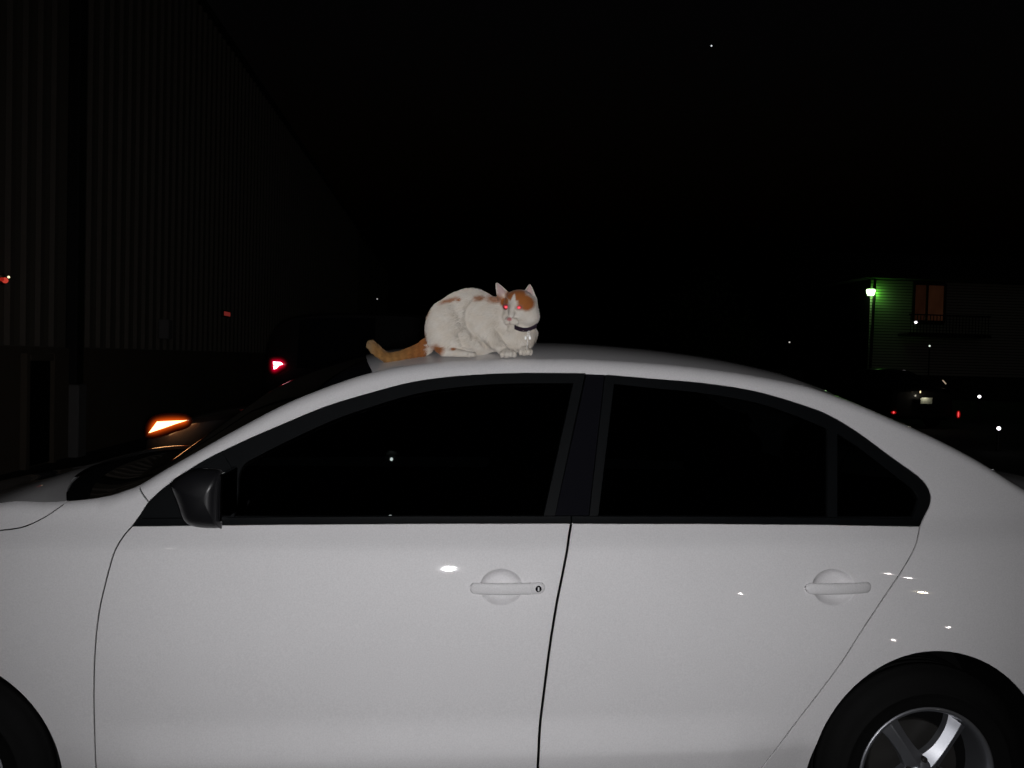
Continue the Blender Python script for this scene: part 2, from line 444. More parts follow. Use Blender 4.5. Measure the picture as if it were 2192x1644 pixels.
x_sill = np.array([(AX[0]+AR*1.0, ZS-0.004), (AX[0]+AR*0.985, 0.19), (AX[1]-AR*0.985, 0.19), (AX[1]-AR*1.0, ZS-0.004)])
sill = panel('sill', x_sill, M['paint'], car)
fb = panel('front_bumper', np.vstack([[(-1.755, 0.84)], [(-1.9, 0.795), (-2.2, 0.61), (-2.258, 0.5), (-2.258, 0.25), (-2.0, 0.2), (-1.62, 0.2)], arch(AX[0], math.pi+0.3, math.pi-0.42, 10), [(-1.725, 0.5), (-1.755, 0.62)]]), M['paint'], car)
rb = panel('rear_bumper', np.vstack([[(1.805, 0.66), (2.34, 0.66), (2.345, 0.3), (2.2, 0.24), (1.62, 0.22)], arch(AX[1], -0.3, 0.45, 10), [(1.745, 0.55), (1.805, 0.615)]]), M['paint'], car)
tl = panel('tail_light', np.array([(1.81, 0.80), (1.84, 0.93), (2.2, 0.93), (2.34, 0.85), (2.34, 0.68), (1.81, 0.67)]), M['redlens'], car)
hl = panel('headlight', np.array([(-1.78, 0.835), (-1.9, 0.79), (-2.19, 0.61), (-2.24, 0.55), (-2.1, 0.60), (-1.9, 0.70)]), M['clearlens'], car, off=-0.002)
rq = panel('rear_quarter_tail', np.array([(1.803, 0.935), (1.803, float(zE(1.803))-0.0004), (2.0, float(zE(2.0))-0.0004), (2.2, float(zE(2.2))-0.0004), (2.33, 0.94), (2.2, 0.936)]), M['paint'], car)

# top skin: hood, windshield, roof, rear window, boot lid
KB = np.array([(-2.3, 0.02), (-1.7, 0.028), (-1.1, 0.030), (-0.95, 0.038), (-0.6, 0.10), (-0.3, 0.074), (-0.1, 0.060), (0.4, 0.058), (0.9, 0.053), (1.15, 0.046), (1.5, 0.055), (1.75, 0.032), (2.36, 0.02)])
def bulge(x): return np.interp(x, KB[:, 0], KB[:, 1])
def top_pt(x, t, dz=0.0):
    return np.stack([x, t*yE(x), zE(x)+bulge(x)*(1-np.abs(t)**2.8)+dz], -1)
def top_grid(xa, xb, nx, tmax=1.0, nt=61, dz=0.0, rim=0.010):
    """xa, xb: functions of t giving the front and rear edge"""
    tt = np.sin(np.linspace(-1, 1, nt)*math.pi/2)*tmax
    s = np.linspace(0, 1, nx)
    X = xa(tt)[None, :]*(1-s[:, None])+xb(tt)[None, :]*s[:, None]
    T = np.broadcast_to(tt[None, :], X.shape)
    V = top_pt(X, T, dz).reshape(-1, 3)
    Fc = [(i*nt+j, (i+1)*nt+j, (i+1)*nt+j+1, i*nt+j+1) for i in range(nx-1) for j in range(nt-1)]
    Fc = [f[::-1] for f in Fc]
    return list(V), Fc
def mk(c0, c1): return lambda t: c0+(c1-c0)*(1-np.abs(t)**2.2)   # c0 at the sides, c1 on the centre line
x_cowl0 = on_side(157, 1040, Wbase, 0.03)[0]
x_c = mk(x_cowl0, x_cowl0-0.16); x_w0 = mk(x_cowl0+0.055, x_cowl0-0.08)
x_roof = on_side(797, 800, Wbase, 0.02)[0]; x_w1 = mk(x_roof, x_roof-0.06)
x_rear = on_side(1795, 848, Wbase, 0.02)[0]; x_r0 = mk(x_rear, x_rear-0.02)
x_boot = 1.70; x_r1 = mk(x_boot, x_boot+0.10)
def hood_mesh():
    V, Fc, N = cdt_mesh(np.vstack([hoodgap, edge_x(xe_hood, -2.2, 60)]), inset=0.0015)
    m = MB(); m.add(V, Fc)
    V2, F2 = top_grid(lambda t: -2.2+0*t, lambda t: x_c(t)-0.004, 40); m.add(V2, F2)
    return m.build('hood', M['paint'], car, smooth=True)
hood_mesh()
V, Fc = top_grid(lambda t: x_c(t), lambda t: x_w0(t), 5, tmax=0.99, dz=-0.010); link('cowl_panel', V, Fc, M['black'], car)
# fender lip beside the cowl: the strip between hood corner and pillar foot
V, Fc = top_grid(x_w0, lambda t: x_w1(t)-0.003, 60, tmax=0.985, dz=-0.004); link('windshield', V, Fc, M['wglass'], car)
V, Fc = top_grid(x_w1, x_r0, 70, tmax=1.0); link('roof', V, Fc, M['paint'], car)
V, Fc = top_grid(lambda t: x_r0(t)+0.004, x_r1, 40, tmax=0.975, dz=-0.004); link('rear_window', V, Fc, M['wglass'], car)
V, Fc = top_grid(lambda t: x_r1(t)+0.004, lambda t: 2.355+0*t, 24, tmax=1.0); link('boot_lid', V, Fc, M['paint'], car)
def end_cap(name, x, z0, s):
    ys = np.linspace(-1, 1, 21); zs = np.linspace(z0, float(zE(x)), 12)
    V = [(x+s*0.004*(1-t*t), t*float(Wroll(x, z)), z+float(bulge(x))*(1-abs(t)**2.3)*(z-z0)/(zE(x)-z0)) for z in zs for t in ys]
    link(name, V, [(i*21+j, i*21+j+1, (i+1)*21+j+1, (i+1)*21+j) for i in range(11) for j in range(20)], M['paint'], car)
end_cap('rear_face', 2.352, 0.28, 1); end_cap('front_face', -2.255, 0.25, -1)

# dark inner shell just behind the panels (closes the gaps)
arcF, arcR = arch(AX[0], math.pi, 0, 24, 0.36), arch(AX[1], math.pi, 0, 24, 0.36)
inner = panel('inner_shell', np.vstack([[(-2.2, 0.22), (AX[0]-0.36, 0.22), (AX[0]-0.36, AZ)], arcF, [(AX[0]+0.36, 0.2), (AX[1]-0.36, 0.2), (AX[1]-0.36, AZ)], arcR,
        [(AX[1]+0.36, 0.24), (2.3, 0.26), (2.3, 0.9), (1.7, 0.97), (1.5, 0.95), (-0.9, 0.93), (-1.6, 0.84), (-2.2, 0.58)]]), M['dark'], car, fn=Wbase, off=0.024, flange=0, use_extra=False, edge_free=False, step=0.05)
for cx in AX:                                     # wheel-arch liners
    m = MB(); n = 24; V = []
    for yy in (-0.846, -0.50):
        for a in np.linspace(-0.25, math.pi+0.25, n): V.append((cx+0.352*math.cos(a), yy, AZ+0.352*math.sin(a)))
    m.add(V, [(k, k+1, n+k+1, n+k) for k in range(n-1)])
    m.add([(cx, -0.5, AZ)]+V[n:], [(0, k+1, k+2) for k in range(n-1)])
    m.build('wheel_arch_liner', M['dark'], car)

# window frames, pillars and panes
def offset_poly(P, d):
    P = densify(P, 0.012)
    if area2(P) < 0: P = P[::-1]
    return P-loop_normals(P)*d
bf_up = belt_f+np.array([0, 0.018]); br_up = belt_r+np.array([0, 0.018])
wA_pts = tr([(1253, 800), (1185, 1106)]); wB_pts = tr([(1296, 803), (1262, 1106)])
front_out = np.vstack([win_F[:1]+np.array([0.012, 0.014]), win_F[1:], win_A[1:], wA_pts[1:]+np.array([0.004, 0]), (belt_f+np.array([0, 0.015]))[:-1][::-1]])
front_in = catmull(tr([(500, 1106), (508, 1060), (516, 1003), (560, 972), (700, 905), (800, 869), (900, 841), (1000, 827), (1100, 821), (1228, 820.5)]), 6)
front_in = np.vstack([front_in, tr([(1164, 1106)])])
panel('front_window_frame', front_out, M['black'], car, holes=[front_in], off=0.004, inset=0.0005, flange=0.02, use_extra=False, edge_free=False, fn=Wbase)
panel('front_window', offset_poly(front_in, -0.006), M['glass'], car, off=0.016, inset=0, flange=0, use_extra=False, edge_free=False, fn=Wbase, step=0.05)
rear_out = np.vstack([wB_pts[::-1], win_C[1:-1], win_C[-1:]+np.array([-0.004, 0.014]), (belt_r+np.array([0, 0.015]))[::-1][1:-1]])
rear_in = np.vstack([tr([(1281, 1106), (1315, 822)]), catmull(tr([(1400, 831), (1509, 842), (1619, 862), (1700, 888), (1773, 918)]), 6), tr([(1773, 1107)])])
quarter_in = np.vstack([tr([(1794, 1107), (1794, 928)]), catmull(tr([(1839, 957), (1908, 1010), (1950, 1043), (1966, 1062), (1966, 1080), (1956, 1107)]), 6)])
panel('rear_window_frame', rear_out, M['black'], car, holes=[rear_in, quarter_in], off=0.004, inset=0.0005, flange=0.02, use_extra=False, edge_free=False, fn=Wbase)
panel('rear_door_window', offset_poly(rear_in, -0.006), M['glass'], car, off=0.016, inset=0, flange=0, use_extra=False, edge_free=False, fn=Wbase, step=0.05)
panel('quarter_window', offset_poly(quarter_in, -0.006), M['glass'], car, off=0.015, inset=0, flange=0, use_extra=False, edge_free=False, fn=Wbase, step=0.05)
bp = np.vstack([wA_pts+np.array([0.006, 0]), wB_pts[::-1]+np.array([-0.002, 0])])
bp[0, 1] += 0.0; panel('door_pillar', bp, M['gloss'], car, off=0.008, inset=0.0, flange=0.01, use_extra=False, edge_free=False, fn=Wbase)
for nm, bb, cut in (('belt_molding', belt_f, 0), ('belt_molding', belt_r, 1)):
    lo_ = bb.copy(); up_ = bb+np.array([0, 0.017])
    lo_[:, 1] += 0.001
    if cut == 0: lo_[0, 0] += 0.004; up_[0, 0] += 0.016; lo_[-1, 0] -= 0.0015; up_[-1, 0] -= 0.0
    else: lo_[0, 0] += 0.003; up_[0, 0] += 0.004; lo_[-1, 0] -= 0.005; up_[-1, 0] += 0.001
    panel(nm, np.vstack([lo_, up_[::-1]]), M['black'], car, off=-0.0025, inset=0.0, flange=0.014, use_extra=False, edge_free=False, fn=Wbase)
# mirror sail behind the mirror
sail = tr([(300, 1109), (330, 1068), (395, 1020), (478, 973), (494, 1000), (482, 1107)])
panel('mirror_sail', sail, M['black'], car, off=0.001, inset=0, flange=0.008, use_extra=False, edge_free=False, fn=Wbase)

# door mirror
def door_mirror():
    Yo = -0.985
    ol = [(366, 1044), (370, 1034), (381, 1025), (400, 1015), (425, 1009), (448, 1008), (463, 1010), (470, 1016), (472, 1026), (470, 1075), (469, 1133), (464, 1137),
          (445, 1137), (420, 1134), (402, 1127), (391, 1112), (382, 1085)]
    P = np.array([at_y(a-(10 if a < 460 else 2), b, Yo) for a, b in ol]); P2 = catmull(np.vstack([P, P[:1]]), 5)[:-1]
    c = P2.mean(0); n = len(P2); V = []
    x_r = P2[:, 0].max()
    st = [(0.055*(1-math.cos(a)), 0.0, max(0.03, math.sin(a)**0.8)) for a in np.linspace(0.04, math.pi/2, 14)]+[(0.075, 0, 0.97), (0.11, 0, 0.90), (0.15, 0, 0.80), (0.19, 0, 0.70)]
    for dy, dx, s in st:
        Q = c+(P2-c)*s
        Q[:, 0] += (1-s)*(x_r-c[0])*(0.35 if dy < 0.056 else 0.95)-0.26*max(0, dy-0.05); Q[:, 1] = Yo-0.012+dy; V += list(Q)
    Fc = [(i*n+k, i*n+(k+1) % n, (i+1)*n+(k+1) % n, (i+1)*n+k) for i in range(len(st)-1) for k in range(n)]
    Fc.append(tuple(range(n))[::-1])
    o = link('mirror_housing', V, Fc, M['plastic'], car)
    # mirror glass on the rearward face, lower trim seam
    m = MB(); zc = (P2[:, 2].max()+P2[:, 2].min())/2; hz = (P2[:, 2].max()-P2[:, 2].min())/2
    m.box((x_r+0.0005, Yo+0.09, zc+0.006), (0.003, 0.078, hz*0.80), bev=0.002); m.build('mirror_glass', M['mirror'], o)
    foot = MB(); q = at_y(440, 1085, -0.84); foot.box((q[0]+0.015, -0.835, q[2]), (0.03, 0.045, 0.02), bev=0.008); foot.build('mirror_foot', M['plastic'], o)
door_mirror()

# door handles
def handle(px0, px1, pyc, lock, parent):
    a = on_side(px0, pyc); b = on_side(px1, pyc); zc = (a[2]+b[2])/2
    def bar(x0, x1, xa, xb, name, capl, capr, par):
        n = 40; xs = np.linspace(x0, x1, n); V = []; K = 20
        for x in xs:
            s = (x-xa)/(xb-xa)                                   # 0..1 over the whole handle
            endr = min((x-xa), (xb-x))
            hh = 0.0155*math.sqrt(max(0.02, min(1, 1-(1-min(1, endr/0.0155))**2)))
            stand = 0.002+0.017*math.sin(math.pi*np.clip(s, 0.0, 1))**0.55
            y0 = -float(Wroll(x, zc))-stand
            for k in range(K):
                t = 2*math.pi*k/K; ct, st = math.cos(t), math.sin(t)
                V.append((x, y0-0.0075*np.sign(ct)*abs(ct)**0.8, zc+XS*(x-xa)+hh*np.sign(st)*abs(st)**0.75))
        Fc = [(i*K+k, i*K+(k+1) % K, (i+1)*K+(k+1) % K, (i+1)*K+k) for i in range(n-1) for k in range(K)]
        Fc += [tuple(range(K)), tuple(range((n-1)*K, n*K))[::-1]]
        return link(name, V, Fc, M['paint'], par)
    if lock:
        xl = on_side(1137, pyc)[0]
        h = bar(a[0], xl-0.0012, a[0], b[0], 'door_handle', 1, 0, parent)
        c = bar(xl+0.0012, b[0], a[0], b[0], 'lock_cap', 0, 1, parent)
        kx = on_side(1151, pyc)[0]; ky = -float(Wroll(kx, zc))-0.002-0.017*math.sin(math.pi*(kx-a[0])/(b[0]-a[0]))**0.55-0.0085
        zc = zc+XS*(kx-a[0])
        m = MB(); m.lathe([(0.0001, -0.0015), (0.0080, -0.0015), (0.0085, 0.0), (0.0085, 0.006)], (kx, ky, zc), 'y', 24); m.build('key_cylinder', M['gloss'], c)
        m = MB(); m.box((kx, ky-0.002, zc), (0.0022, 0.0014, 0.0050), bev=0.0004); m.build('key_slot', M['paint'], c)
    else:
        bar(a[0], b[0], a[0], b[0], 'door_handle', 1, 1, parent)
handle(1005, 1166, 1258, True, fd); handle(1722, 1862, 1257.5, False, rd)

# wheels
def make_wheel(cx, ang0):
    t = bpy.data.objects.new('wheel', None); COL.objects.link(t); t.parent = car; t.location = (cx-0.006, -0.852, AZ-0.008); t.scale = (0.97, 1, 0.97); t.empty_display_size = 0.1
    m = MB(); R = 0.318
    prof = [(0.198, 0.02), (0.204, 0.006), (0.216, 0.0), (0.228, -0.004), (0.245, -0.007), (0.246, -0.0085), (0.252, -0.0085), (0.253, -0.007), (0.27, -0.004), (0.285, 0.002), (0.300, 0.012), (0.310, 0.024), (0.315, 0.034)]
    for k in range(5):                                     # tread with grooves
        y0 = 0.036+k*0.026; prof += [(R, y0), (R, y0+0.020), (R-0.008, y0+0.0205), (R-0.008, y0+0.0255)]
    prof += [(R, 0.166), (0.312, 0.18), (0.29, 0.195), (0.20, 0.195)]
    m.lathe(prof, (0, 0, 0), 'y', 72); ty = m.build('tyre', M['rubber'], t, smooth=True)
    m = MB(); m.lathe([(0.205, 0.004), (0.203, 0.001), (0.199, 0.0005), (0.194, 0.003), (0.190, 0.010), (0.186, 0.03), (0.182, 0.10), (0.180, 0.19)], (0, 0, 0), 'y', 72)
    rim = m.build('rim', M['alloy'], t, smooth=True)
    m = MB(); m.lathe([(0.182, 0.105), (0.10, 0.11), (0.0005, 0.11)], (0, 0, 0), 'y', 40); m.build('rim_back', M['dark'], rim)
    m = MB(); m.lathe([(0.0005, 0.078), (0.135, 0.078), (0.137, 0.082), (0.137, 0.095)], (0, 0, 0), 'y', 48); m.build('brake_disc', M['alloydark'], rim)
    for k in range(5):
        a = ang0+k*2*math.pi/5; er = np.array([math.cos(a), 0, math.sin(a)]); et = np.array([-math.sin(a), 0, math.cos(a)]); ey = np.array([0, 1.0, 0])
        V = []; S = [(0.030, 0.034, 0.010), (0.055, 0.029, 0.008), (0.085, 0.0245, 0.008), (0.12, 0.0235, 0.010), (0.155, 0.026, 0.013), (0.183, 0.032, 0.018)]
        S = catmull(np.array(S), 5)
        for r, hw, y in S:
            rd_ = hw*0.72
            for off, dy in ((-1.0, rd_+0.024), (-1.0, rd_), (-0.06, 0.0), (0.06, 0.0), (1.0, rd_), (1.0, rd_+0.024)):
                V.append(er*r+et*hw*off+ey*(y+dy))
        Fc = [(i*6+k2, i*6+k2+1, (i+1)*6+k2+1, (i+1)*6+k2) for i in range(len(S)-1) for k2 in range(5)]
        Fc += [tuple(range(6)), tuple((len(S)-1)*6+q for q in range(6))]
        mm = MB(); mm.add(V, Fc); mm.build('spoke', M['alloy'], rim)
    m = MB(); m.lathe([(0.0005, -0.002), (0.022, -0.001), (0.027, 0.002), (0.029, 0.010), (0.036, 0.014), (0.045, 0.024), (0.05, 0.05)], (0, 0, 0), 'y', 40); hub = m.build('hub_cap', M['alloy'], rim, smooth=True)
    for k in range(5):
        a = ang0+(k+0.5)*2*math.pi/5; m = MB(); m.lathe([(0.0005, 0.004), (0.006, 0.004), (0.0085, 0.008), (0.009, 0.03)], (0.043*math.cos(a), 0.008, 0.043*math.sin(a)), 'y', 12); m.build('lug_nut', M['alloydark'], rim)
    return t
wr = make_wheel(AX[1], rad(54))
def copy_wheel(src, cx, mirror):
    t = src.copy(); COL.objects.link(t); t.location = (cx, 0.852 if mirror else -0.852, AZ-0.008); t.scale = (0.97, -1 if mirror else 1, 0.97)
    for ch in src.children:
        c = ch.copy(); COL.objects.link(c); c.parent = t
        for g in ch.children: d = g.copy(); COL.objects.link(d); d.parent = c
for cx, mi in ((AX[0], 0), (AX[0], 1), (AX[1], 1)): copy_wheel(wr, cx, mi)
# far side: mirrored copies of the same panels
for src in [o for o in car.children if o.name.split('.')[0] in ('front_door', 'rear_door', 'front_fender', 'body_side_frame', 'sill', 'front_bumper', 'rear_bumper', 'tail_light', 'headlight',
        'rear_quarter_tail', 'inner_shell', 'wheel_arch_liner', 'front_window_frame', 'front_window', 'rear_window_frame', 'rear_door_window', 'quarter_window', 'door_pillar', 'belt_molding', 'mirror_sail', 'mirror_housing')]:
    c = src.copy(); COL.objects.link(c); c.scale = (1, -1, 1)
# interior
def seat(x, y, wd):
    t = bpy.data.objects.new('seat', None); COL.objects.link(t); t.parent = car; t.location = (x, y, 0.42); t.empty_display_size = 0.1
    def blob(name, c, h, tilt):
        m = MB(); m.box(c, h, Matrix.Rotation(tilt, 3, 'Y'), bev=min(h)*0.55); o = m.build(name, M['seat'], t, smooth=True)
        s = o.modifiers.new('sub', 'SUBSURF'); s.levels = 1; s.render_levels = 2
    blob('seat_cushion', (0, 0, 0.06), (0.25, wd, 0.09), -0.1); blob('backrest', (0.30, 0, 0.40), (0.085, wd*0.96, 0.31), 0.28)
    if wd < 0.4: blob('headrest', (0.40, 0, 0.79), (0.055, 0.13, 0.09), 0.2)
    else:
        for s in (-0.4, 0.4): blob('headrest', (0.42, s, 0.75), (0.05, 0.12, 0.075), 0.2)
seat(-0.10, -0.36, 0.25); seat(-0.10, 0.36, 0.25); seat(0.75, 0, 0.62)
m = MB(); m.box((-0.72, 0, 0.80), (0.22, 0.68, 0.10), bev=0.05); m.build('dashboard', M['seat'], car)
m = MB(); a = np.linspace(0, 2*math.pi, 30); m.tube([(-0.40+0.06*math.sin(t), -0.36+0.18*math.cos(t), 0.86+0.17*math.sin(t)) for t in a], 0.014, 8, cap=False); m.build('steering_wheel', M['gloss'], car, smooth=True)
m = MB(); m.box((0, 0, 0.26), (1.9, 0.62, 0.05)); m.build('floor_pan', M['dark'], car)
m = MB(); m.box((1.35, 0, 0.93), (0.30, 0.62, 0.012), bev=0.006); m.build('parcel_shelf', M['seat'], car)
# ================================================================== THE CAT
def roof_hit(px, py):
    d = ray(px, py); prev = None
    for Y in np.arange(-0.64, 0.6, 0.004):
        p = CAM+d*((Y-CAM[1])/d[1]); e = float(yE(p[0]))
        zt = float(zE(p[0]))+float(bulge(p[0]))*(1-min(1, abs(p[1])/e)**2.8)
        if abs(p[1]) <= e and p[2] <= zt: return p
    return None
paw = roof_hit(1092, 764)
if paw is None: paw = at_y(1092, 764, -0.45)
CD = float(np.dot(paw-CAM, Fv))+0.03            # depth of the cat's middle plane
PM = CD/FPX                                     # metres per photo pixel at the cat
CO = CAM+Fv*CD
def cw(u, v, w_):                               # cat coordinates (right, down, towards the camera) -> world
    u = np.asarray(u, float); v = np.asarray(v, float); w_ = np.asarray(w_, float)
    return CO+PM*((u-IW/2)[..., None]*Rv-(v-IH/2)[..., None]*Uv-w_[..., None]*Fv)
H = 1.35
U_ = np.arange(772, 1174, H); V_ = np.arange(594, 786, H); W_ = np.arange(-62, 92, H)
GU, GV, GW = [a.astype(np.float32) for a in np.meshgrid(U_, V_, W_, indexing='ij')]
def sd_ell(c, r):
    x, y, z = (GU-c[0]), (GV-c[1]), (GW-c[2])
    k0 = np.sqrt((x/r[0])**2+(y/r[1])**2+(z/r[2])**2)+1e-6
    k1 = np.sqrt((x/r[0]**2)**2+(y/r[1]**2)**2+(z/r[2]**2)**2)+1e-6
    return k0*(k0-1)/k1
def sd_cone(a, b, ra, rb, fl=None):
    a = np.array(a, float); b = np.array(b, float); d = b-a; L2 = float(d@d)
    h = np.clip(((GU-a[0])*d[0]+(GV-a[1])*d[1]+(GW-a[2])*d[2])/L2, 0, 1)
    return np.sqrt((GU-a[0]-h*d[0])**2+(GV-a[1]-h*d[1])**2+(GW-a[2]-h*d[2])**2)-(ra+(rb-ra)*h)
def fsmin(a, b, k):
    h = np.clip(0.5+0.5*(b-a)/k, 0, 1); return b*(1-h)+a*h-k*h*(1-h)
def fsmax(a, b, k): return -fsmin(-a, -b, k)
def build_field():
    f = sd_ell((1008, 676, -4), (62, 57, 41))                       # ribcage and arched back
    f = fsmin(f, sd_ell((1002, 728, -2), (72, 36, 38)), 10)         # belly
    f = fsmin(f, sd_ell((976, 690, -6), (49, 56, 36)), 14)          # loin
    f = fsmin(f, sd_ell((960, 703, 8), (46, 60, 40)), 4)            # haunch
    f = fsmin(f, sd_ell((985, 735, 14), (40, 27, 28)), 8)           # thigh front
    f = fsmin(f, sd_ell((1048, 692, 13), (45, 51, 38)), 2.5)           # shoulder
    f = fsmin(f, sd_ell((1085, 716, 8), (46, 40, 34)), 12)          # chest
    f = fsmin(f, sd_ell((1116, 712, 14), (32, 40, 28)), 12)         # breast below the chin
    f = fsmin(f, sd_cone((1062, 672, 2), (1106, 682, 16), 37, 31), 12)   # neck
    # forelegs
    f = fsmin(f, sd_cone((1046, 704, 30), (1062, 738, 34), 20, 14.5), 6)
    f = fsmin(f, sd_cone((1062, 738, 34), (1084, 756, 42), 14.5, 11), 5)
    f = fsmin(f, sd_ell((1087, 757.5, 47), (16, 9.5, 15)), 4)
    for k, (a, c) in enumerate(((1075, 54), (1084, 60), (1093, 60), (1101, 54))): f = fsmin(f, sd_ell((a, 760.5, c), (5.4, 6.8, 8)), 2)
    f = fsmin(f, sd_cone((1112, 722, 20), (1120, 748, 30), 17, 11), 7)
    f = fsmin(f, sd_ell((1123, 752, 36), (13, 10, 14)), 4)
    for a, c in ((1114, 44), (1122, 48), (1130, 46), (1135, 38)): f = fsmin(f, sd_ell((a, 755, c), (4.8, 6.4, 7)), 2)
    # hind foot
    f = fsmin(f, sd_cone((952, 754, 30), (1008, 759, 42), 10, 7.5), 4)
    for a, c in ((1008, 47), (1014, 44), (1017, 38)): f = fsmin(f, sd_ell((a, 760, c), (5, 5.5, 6)), 2)
    # tail
    T = [((926, 731, -8), 16), ((903, 747, -4), 14), ((878, 757, 2), 12), ((852, 765, 7), 11), ((831, 768, 10), 11), ((819, 760, 11), 10.5), ((808, 749, 12), 9.8), ((798, 739, 12), 9.2)]
    tf = None
    for (a, ra), (b, rb) in zip(T[:-1], T[1:]):
        c = sd_cone(a, b, ra, rb); tf = c if tf is None else fsmin(tf, c, 3)
    f = fsmin(f, tf, 5)
    # head, turned to the camera and a little to the left
    h = sd_ell((1114, 661, 34), (36, 34, 33))
    h = fsmin(h, sd_ell((1131, 680, 32), (23, 22, 24)), 8)          # right cheek
    h = fsmin(h, sd_ell((1092, 682, 44), (17, 17, 16)), 8)          # left cheek
    h = fsmin(h, sd_ell((1110, 645, 38), (28, 20, 25)), 8)          # forehead
    h = fsmin(h, sd_cone((1099, 660, 58), (1094, 682, 68), 8, 6), 6)     # bridge of the nose
    h = fsmin(h, sd_ell((1088, 692, 60), (8.5, 8, 9)), 4)           # whisker pads
    h = fsmin(h, sd_ell((1100, 694, 60), (10.5, 8.5, 9)), 4)
    h = fsmin(h, sd_ell((1096, 702, 54), (9.5, 7, 9)), 4)           # chin
    for e in EYES: h = fsmax(h, -sd_ell((e[0], e[1], 66 if e[0] < 1100 else 68), (7.2, 5.2, 5)), 3)     # sockets
    # ears: cones hollowed from the front
    for base, tip, rb, fw in (((1082, 645, 34), (1063, 609, 38), 16, (-0.15, -0.1, 1)), ((1131, 645, 30), (1133.5, 612, 30), 17.5, (0.1, -0.1, 1))):
        b = np.array(base, float); t = np.array(tip, float); d = t-b; L = np.linalg.norm(d); d /= L
        fwv = np.array(fw, float); fwv -= d*(fwv@d); fwv /= np.linalg.norm(fwv); sd = np.cross(d, fwv)
        X = GU-b[0]; Y = GV-b[1]; Z = GW-b[2]
        q = X*d[0]+Y*d[1]+Z*d[2]; a = X*fwv[0]+Y*fwv[1]+Z*fwv[2]; s = X*sd[0]+Y*sd[1]+Z*sd[2]
        hh = np.clip(q/L, 0, 1.0); r = rb*(1-hh)**0.78+1.0
        outer = np.maximum(np.sqrt((a*1.75)**2+s**2)-r, q-L)*0.6
        r2 = np.maximum(r-3.2, 0.2)
        inner = (np.sqrt(((a-0.42*r)*1.5)**2+(s*1.02)**2)-r2)*0.6
        ear = fsmax(outer, -inner, 1.5)
        h = fsmin(h, np.maximum(ear, -q-10), 3)
    f = fsmin(f, h, 5)
    # creases in the coat: behind the shoulder, along the thigh, round the foreleg
    for path, amp, wd_ in (([(1016, 647), (1004, 662), (1000, 682), (1004, 702), (1016, 722)], 4.2, 4.5), ([(1018, 716), (1040, 738), (1060, 756)], 4.0, 4.0),
                           ([(1064, 708), (1082, 730), (1094, 748)], 2.6, 4.0), ([(968, 742), (990, 748), (1012, 752)], 3.0, 3.0), ([(985, 716), (992, 732), (996, 745)], 2.0, 5.0)):
        P = np.array(path, float); gu, gv = np.meshgrid(U_, V_, indexing='ij'); dm = np.full(gu.shape, 1e9)
        for a, b in zip(P[:-1], P[1:]):
            d = b-a; t = np.clip(((gu-a[0])*d[0]+(gv-a[1])*d[1])/(d@d), 0, 1); dm = np.minimum(dm, np.hypot(gu-a[0]-t*d[0], gv-a[1]-t*d[1]))
        f = f+(amp*np.exp(-(dm/wd_)**2))[:, :, None].astype(np.float32)*np.clip((GW-4)/8, 0, 1)
    return f
EYES = [(1083.5, 662), (1110.5, 664)]
FLD = build_field()
def surface_nets(f):
    s = f < 0; nx, ny, nz = f.shape
    cnt = np.zeros((nx-1, ny-1, nz-1), np.int16); acc = np.zeros((nx-1, ny-1, nz-1, 3), np.float32)
    cor = [(i, j, k) for i in (0, 1) for j in (0, 1) for k in (0, 1)]
    sl = lambda c: (slice(c[0], nx-1+c[0]), slice(c[1], ny-1+c[1]), slice(c[2], nz-1+c[2]))
    for a in cor:
        for ax in range(3):
            if a[ax]: continue
            b = list(a); b[ax] = 1; b = tuple(b)
            fa, fb = f[sl(a)], f[sl(b)]; m = (fa < 0) != (fb < 0)
            t = np.where(m, fa/np.where(m, fa-fb, 1), 0)
            p = [np.full(fa.shape, float(a[q]), np.float32) for q in range(3)]; p[ax] = p[ax]+t
            cnt += m
            for q in range(3): acc[..., q] += np.where(m, p[q], 0)
    act = cnt > 0; idx = np.full(cnt.shape, -1, np.int64); idx[act] = np.arange(act.sum())
    I = np.argwhere(act); V = I+acc[act]/cnt[act][:, None]
    Fc = []
    for ax in range(3):
        o1, o2 = [q for q in range(3) if q != ax]
        a = [slice(1, -1)]*3; a[ax] = slice(0, -1); b = list(a); b[ax] = slice(1, None)
        sa, sb = s[tuple(a)], s[tuple(b)]; E = np.argwhere(sa != sb)
        base = E.copy(); base[:, o1] += 1; base[:, o2] += 1
        flip = sa[tuple(E.T)]
        def cell(d1, d2):
            q = base.copy(); q[:, o1] -= d1; q[:, o2] -= d2; return idx[tuple(q.T)]
        quad = np.stack([cell(0, 0), cell(1, 0), cell(1, 1), cell(0, 1)], 1)
        if ax == 1: flip = ~flip
        quad = np.where(flip[:, None], quad[:, ::-1], quad); Fc.append(quad)
    return V, np.vstack(Fc)
Vg, Qg = surface_nets(FLD)
CU = np.stack([U_[0]+Vg[:, 0]*H, V_[0]+Vg[:, 1]*H, W_[0]+Vg[:, 2]*H], 1)          # cat coordinates
gr = np.gradient(FLD)
ii = np.clip(np.round(Vg).astype(int), 0, np.array(FLD.shape)-1)
GN = np.stack([g[ii[:, 0], ii[:, 1], ii[:, 2]] for g in gr], 1); GN /= np.linalg.norm(GN, axis=1)[:, None]+1e-9
CN = GN[:, :1]*Rv-GN[:, 1:2]*Uv-GN[:, 2:3]*Fv                                     # world normals
CP = cw(CU[:, 0], CU[:, 1], CU[:, 2])
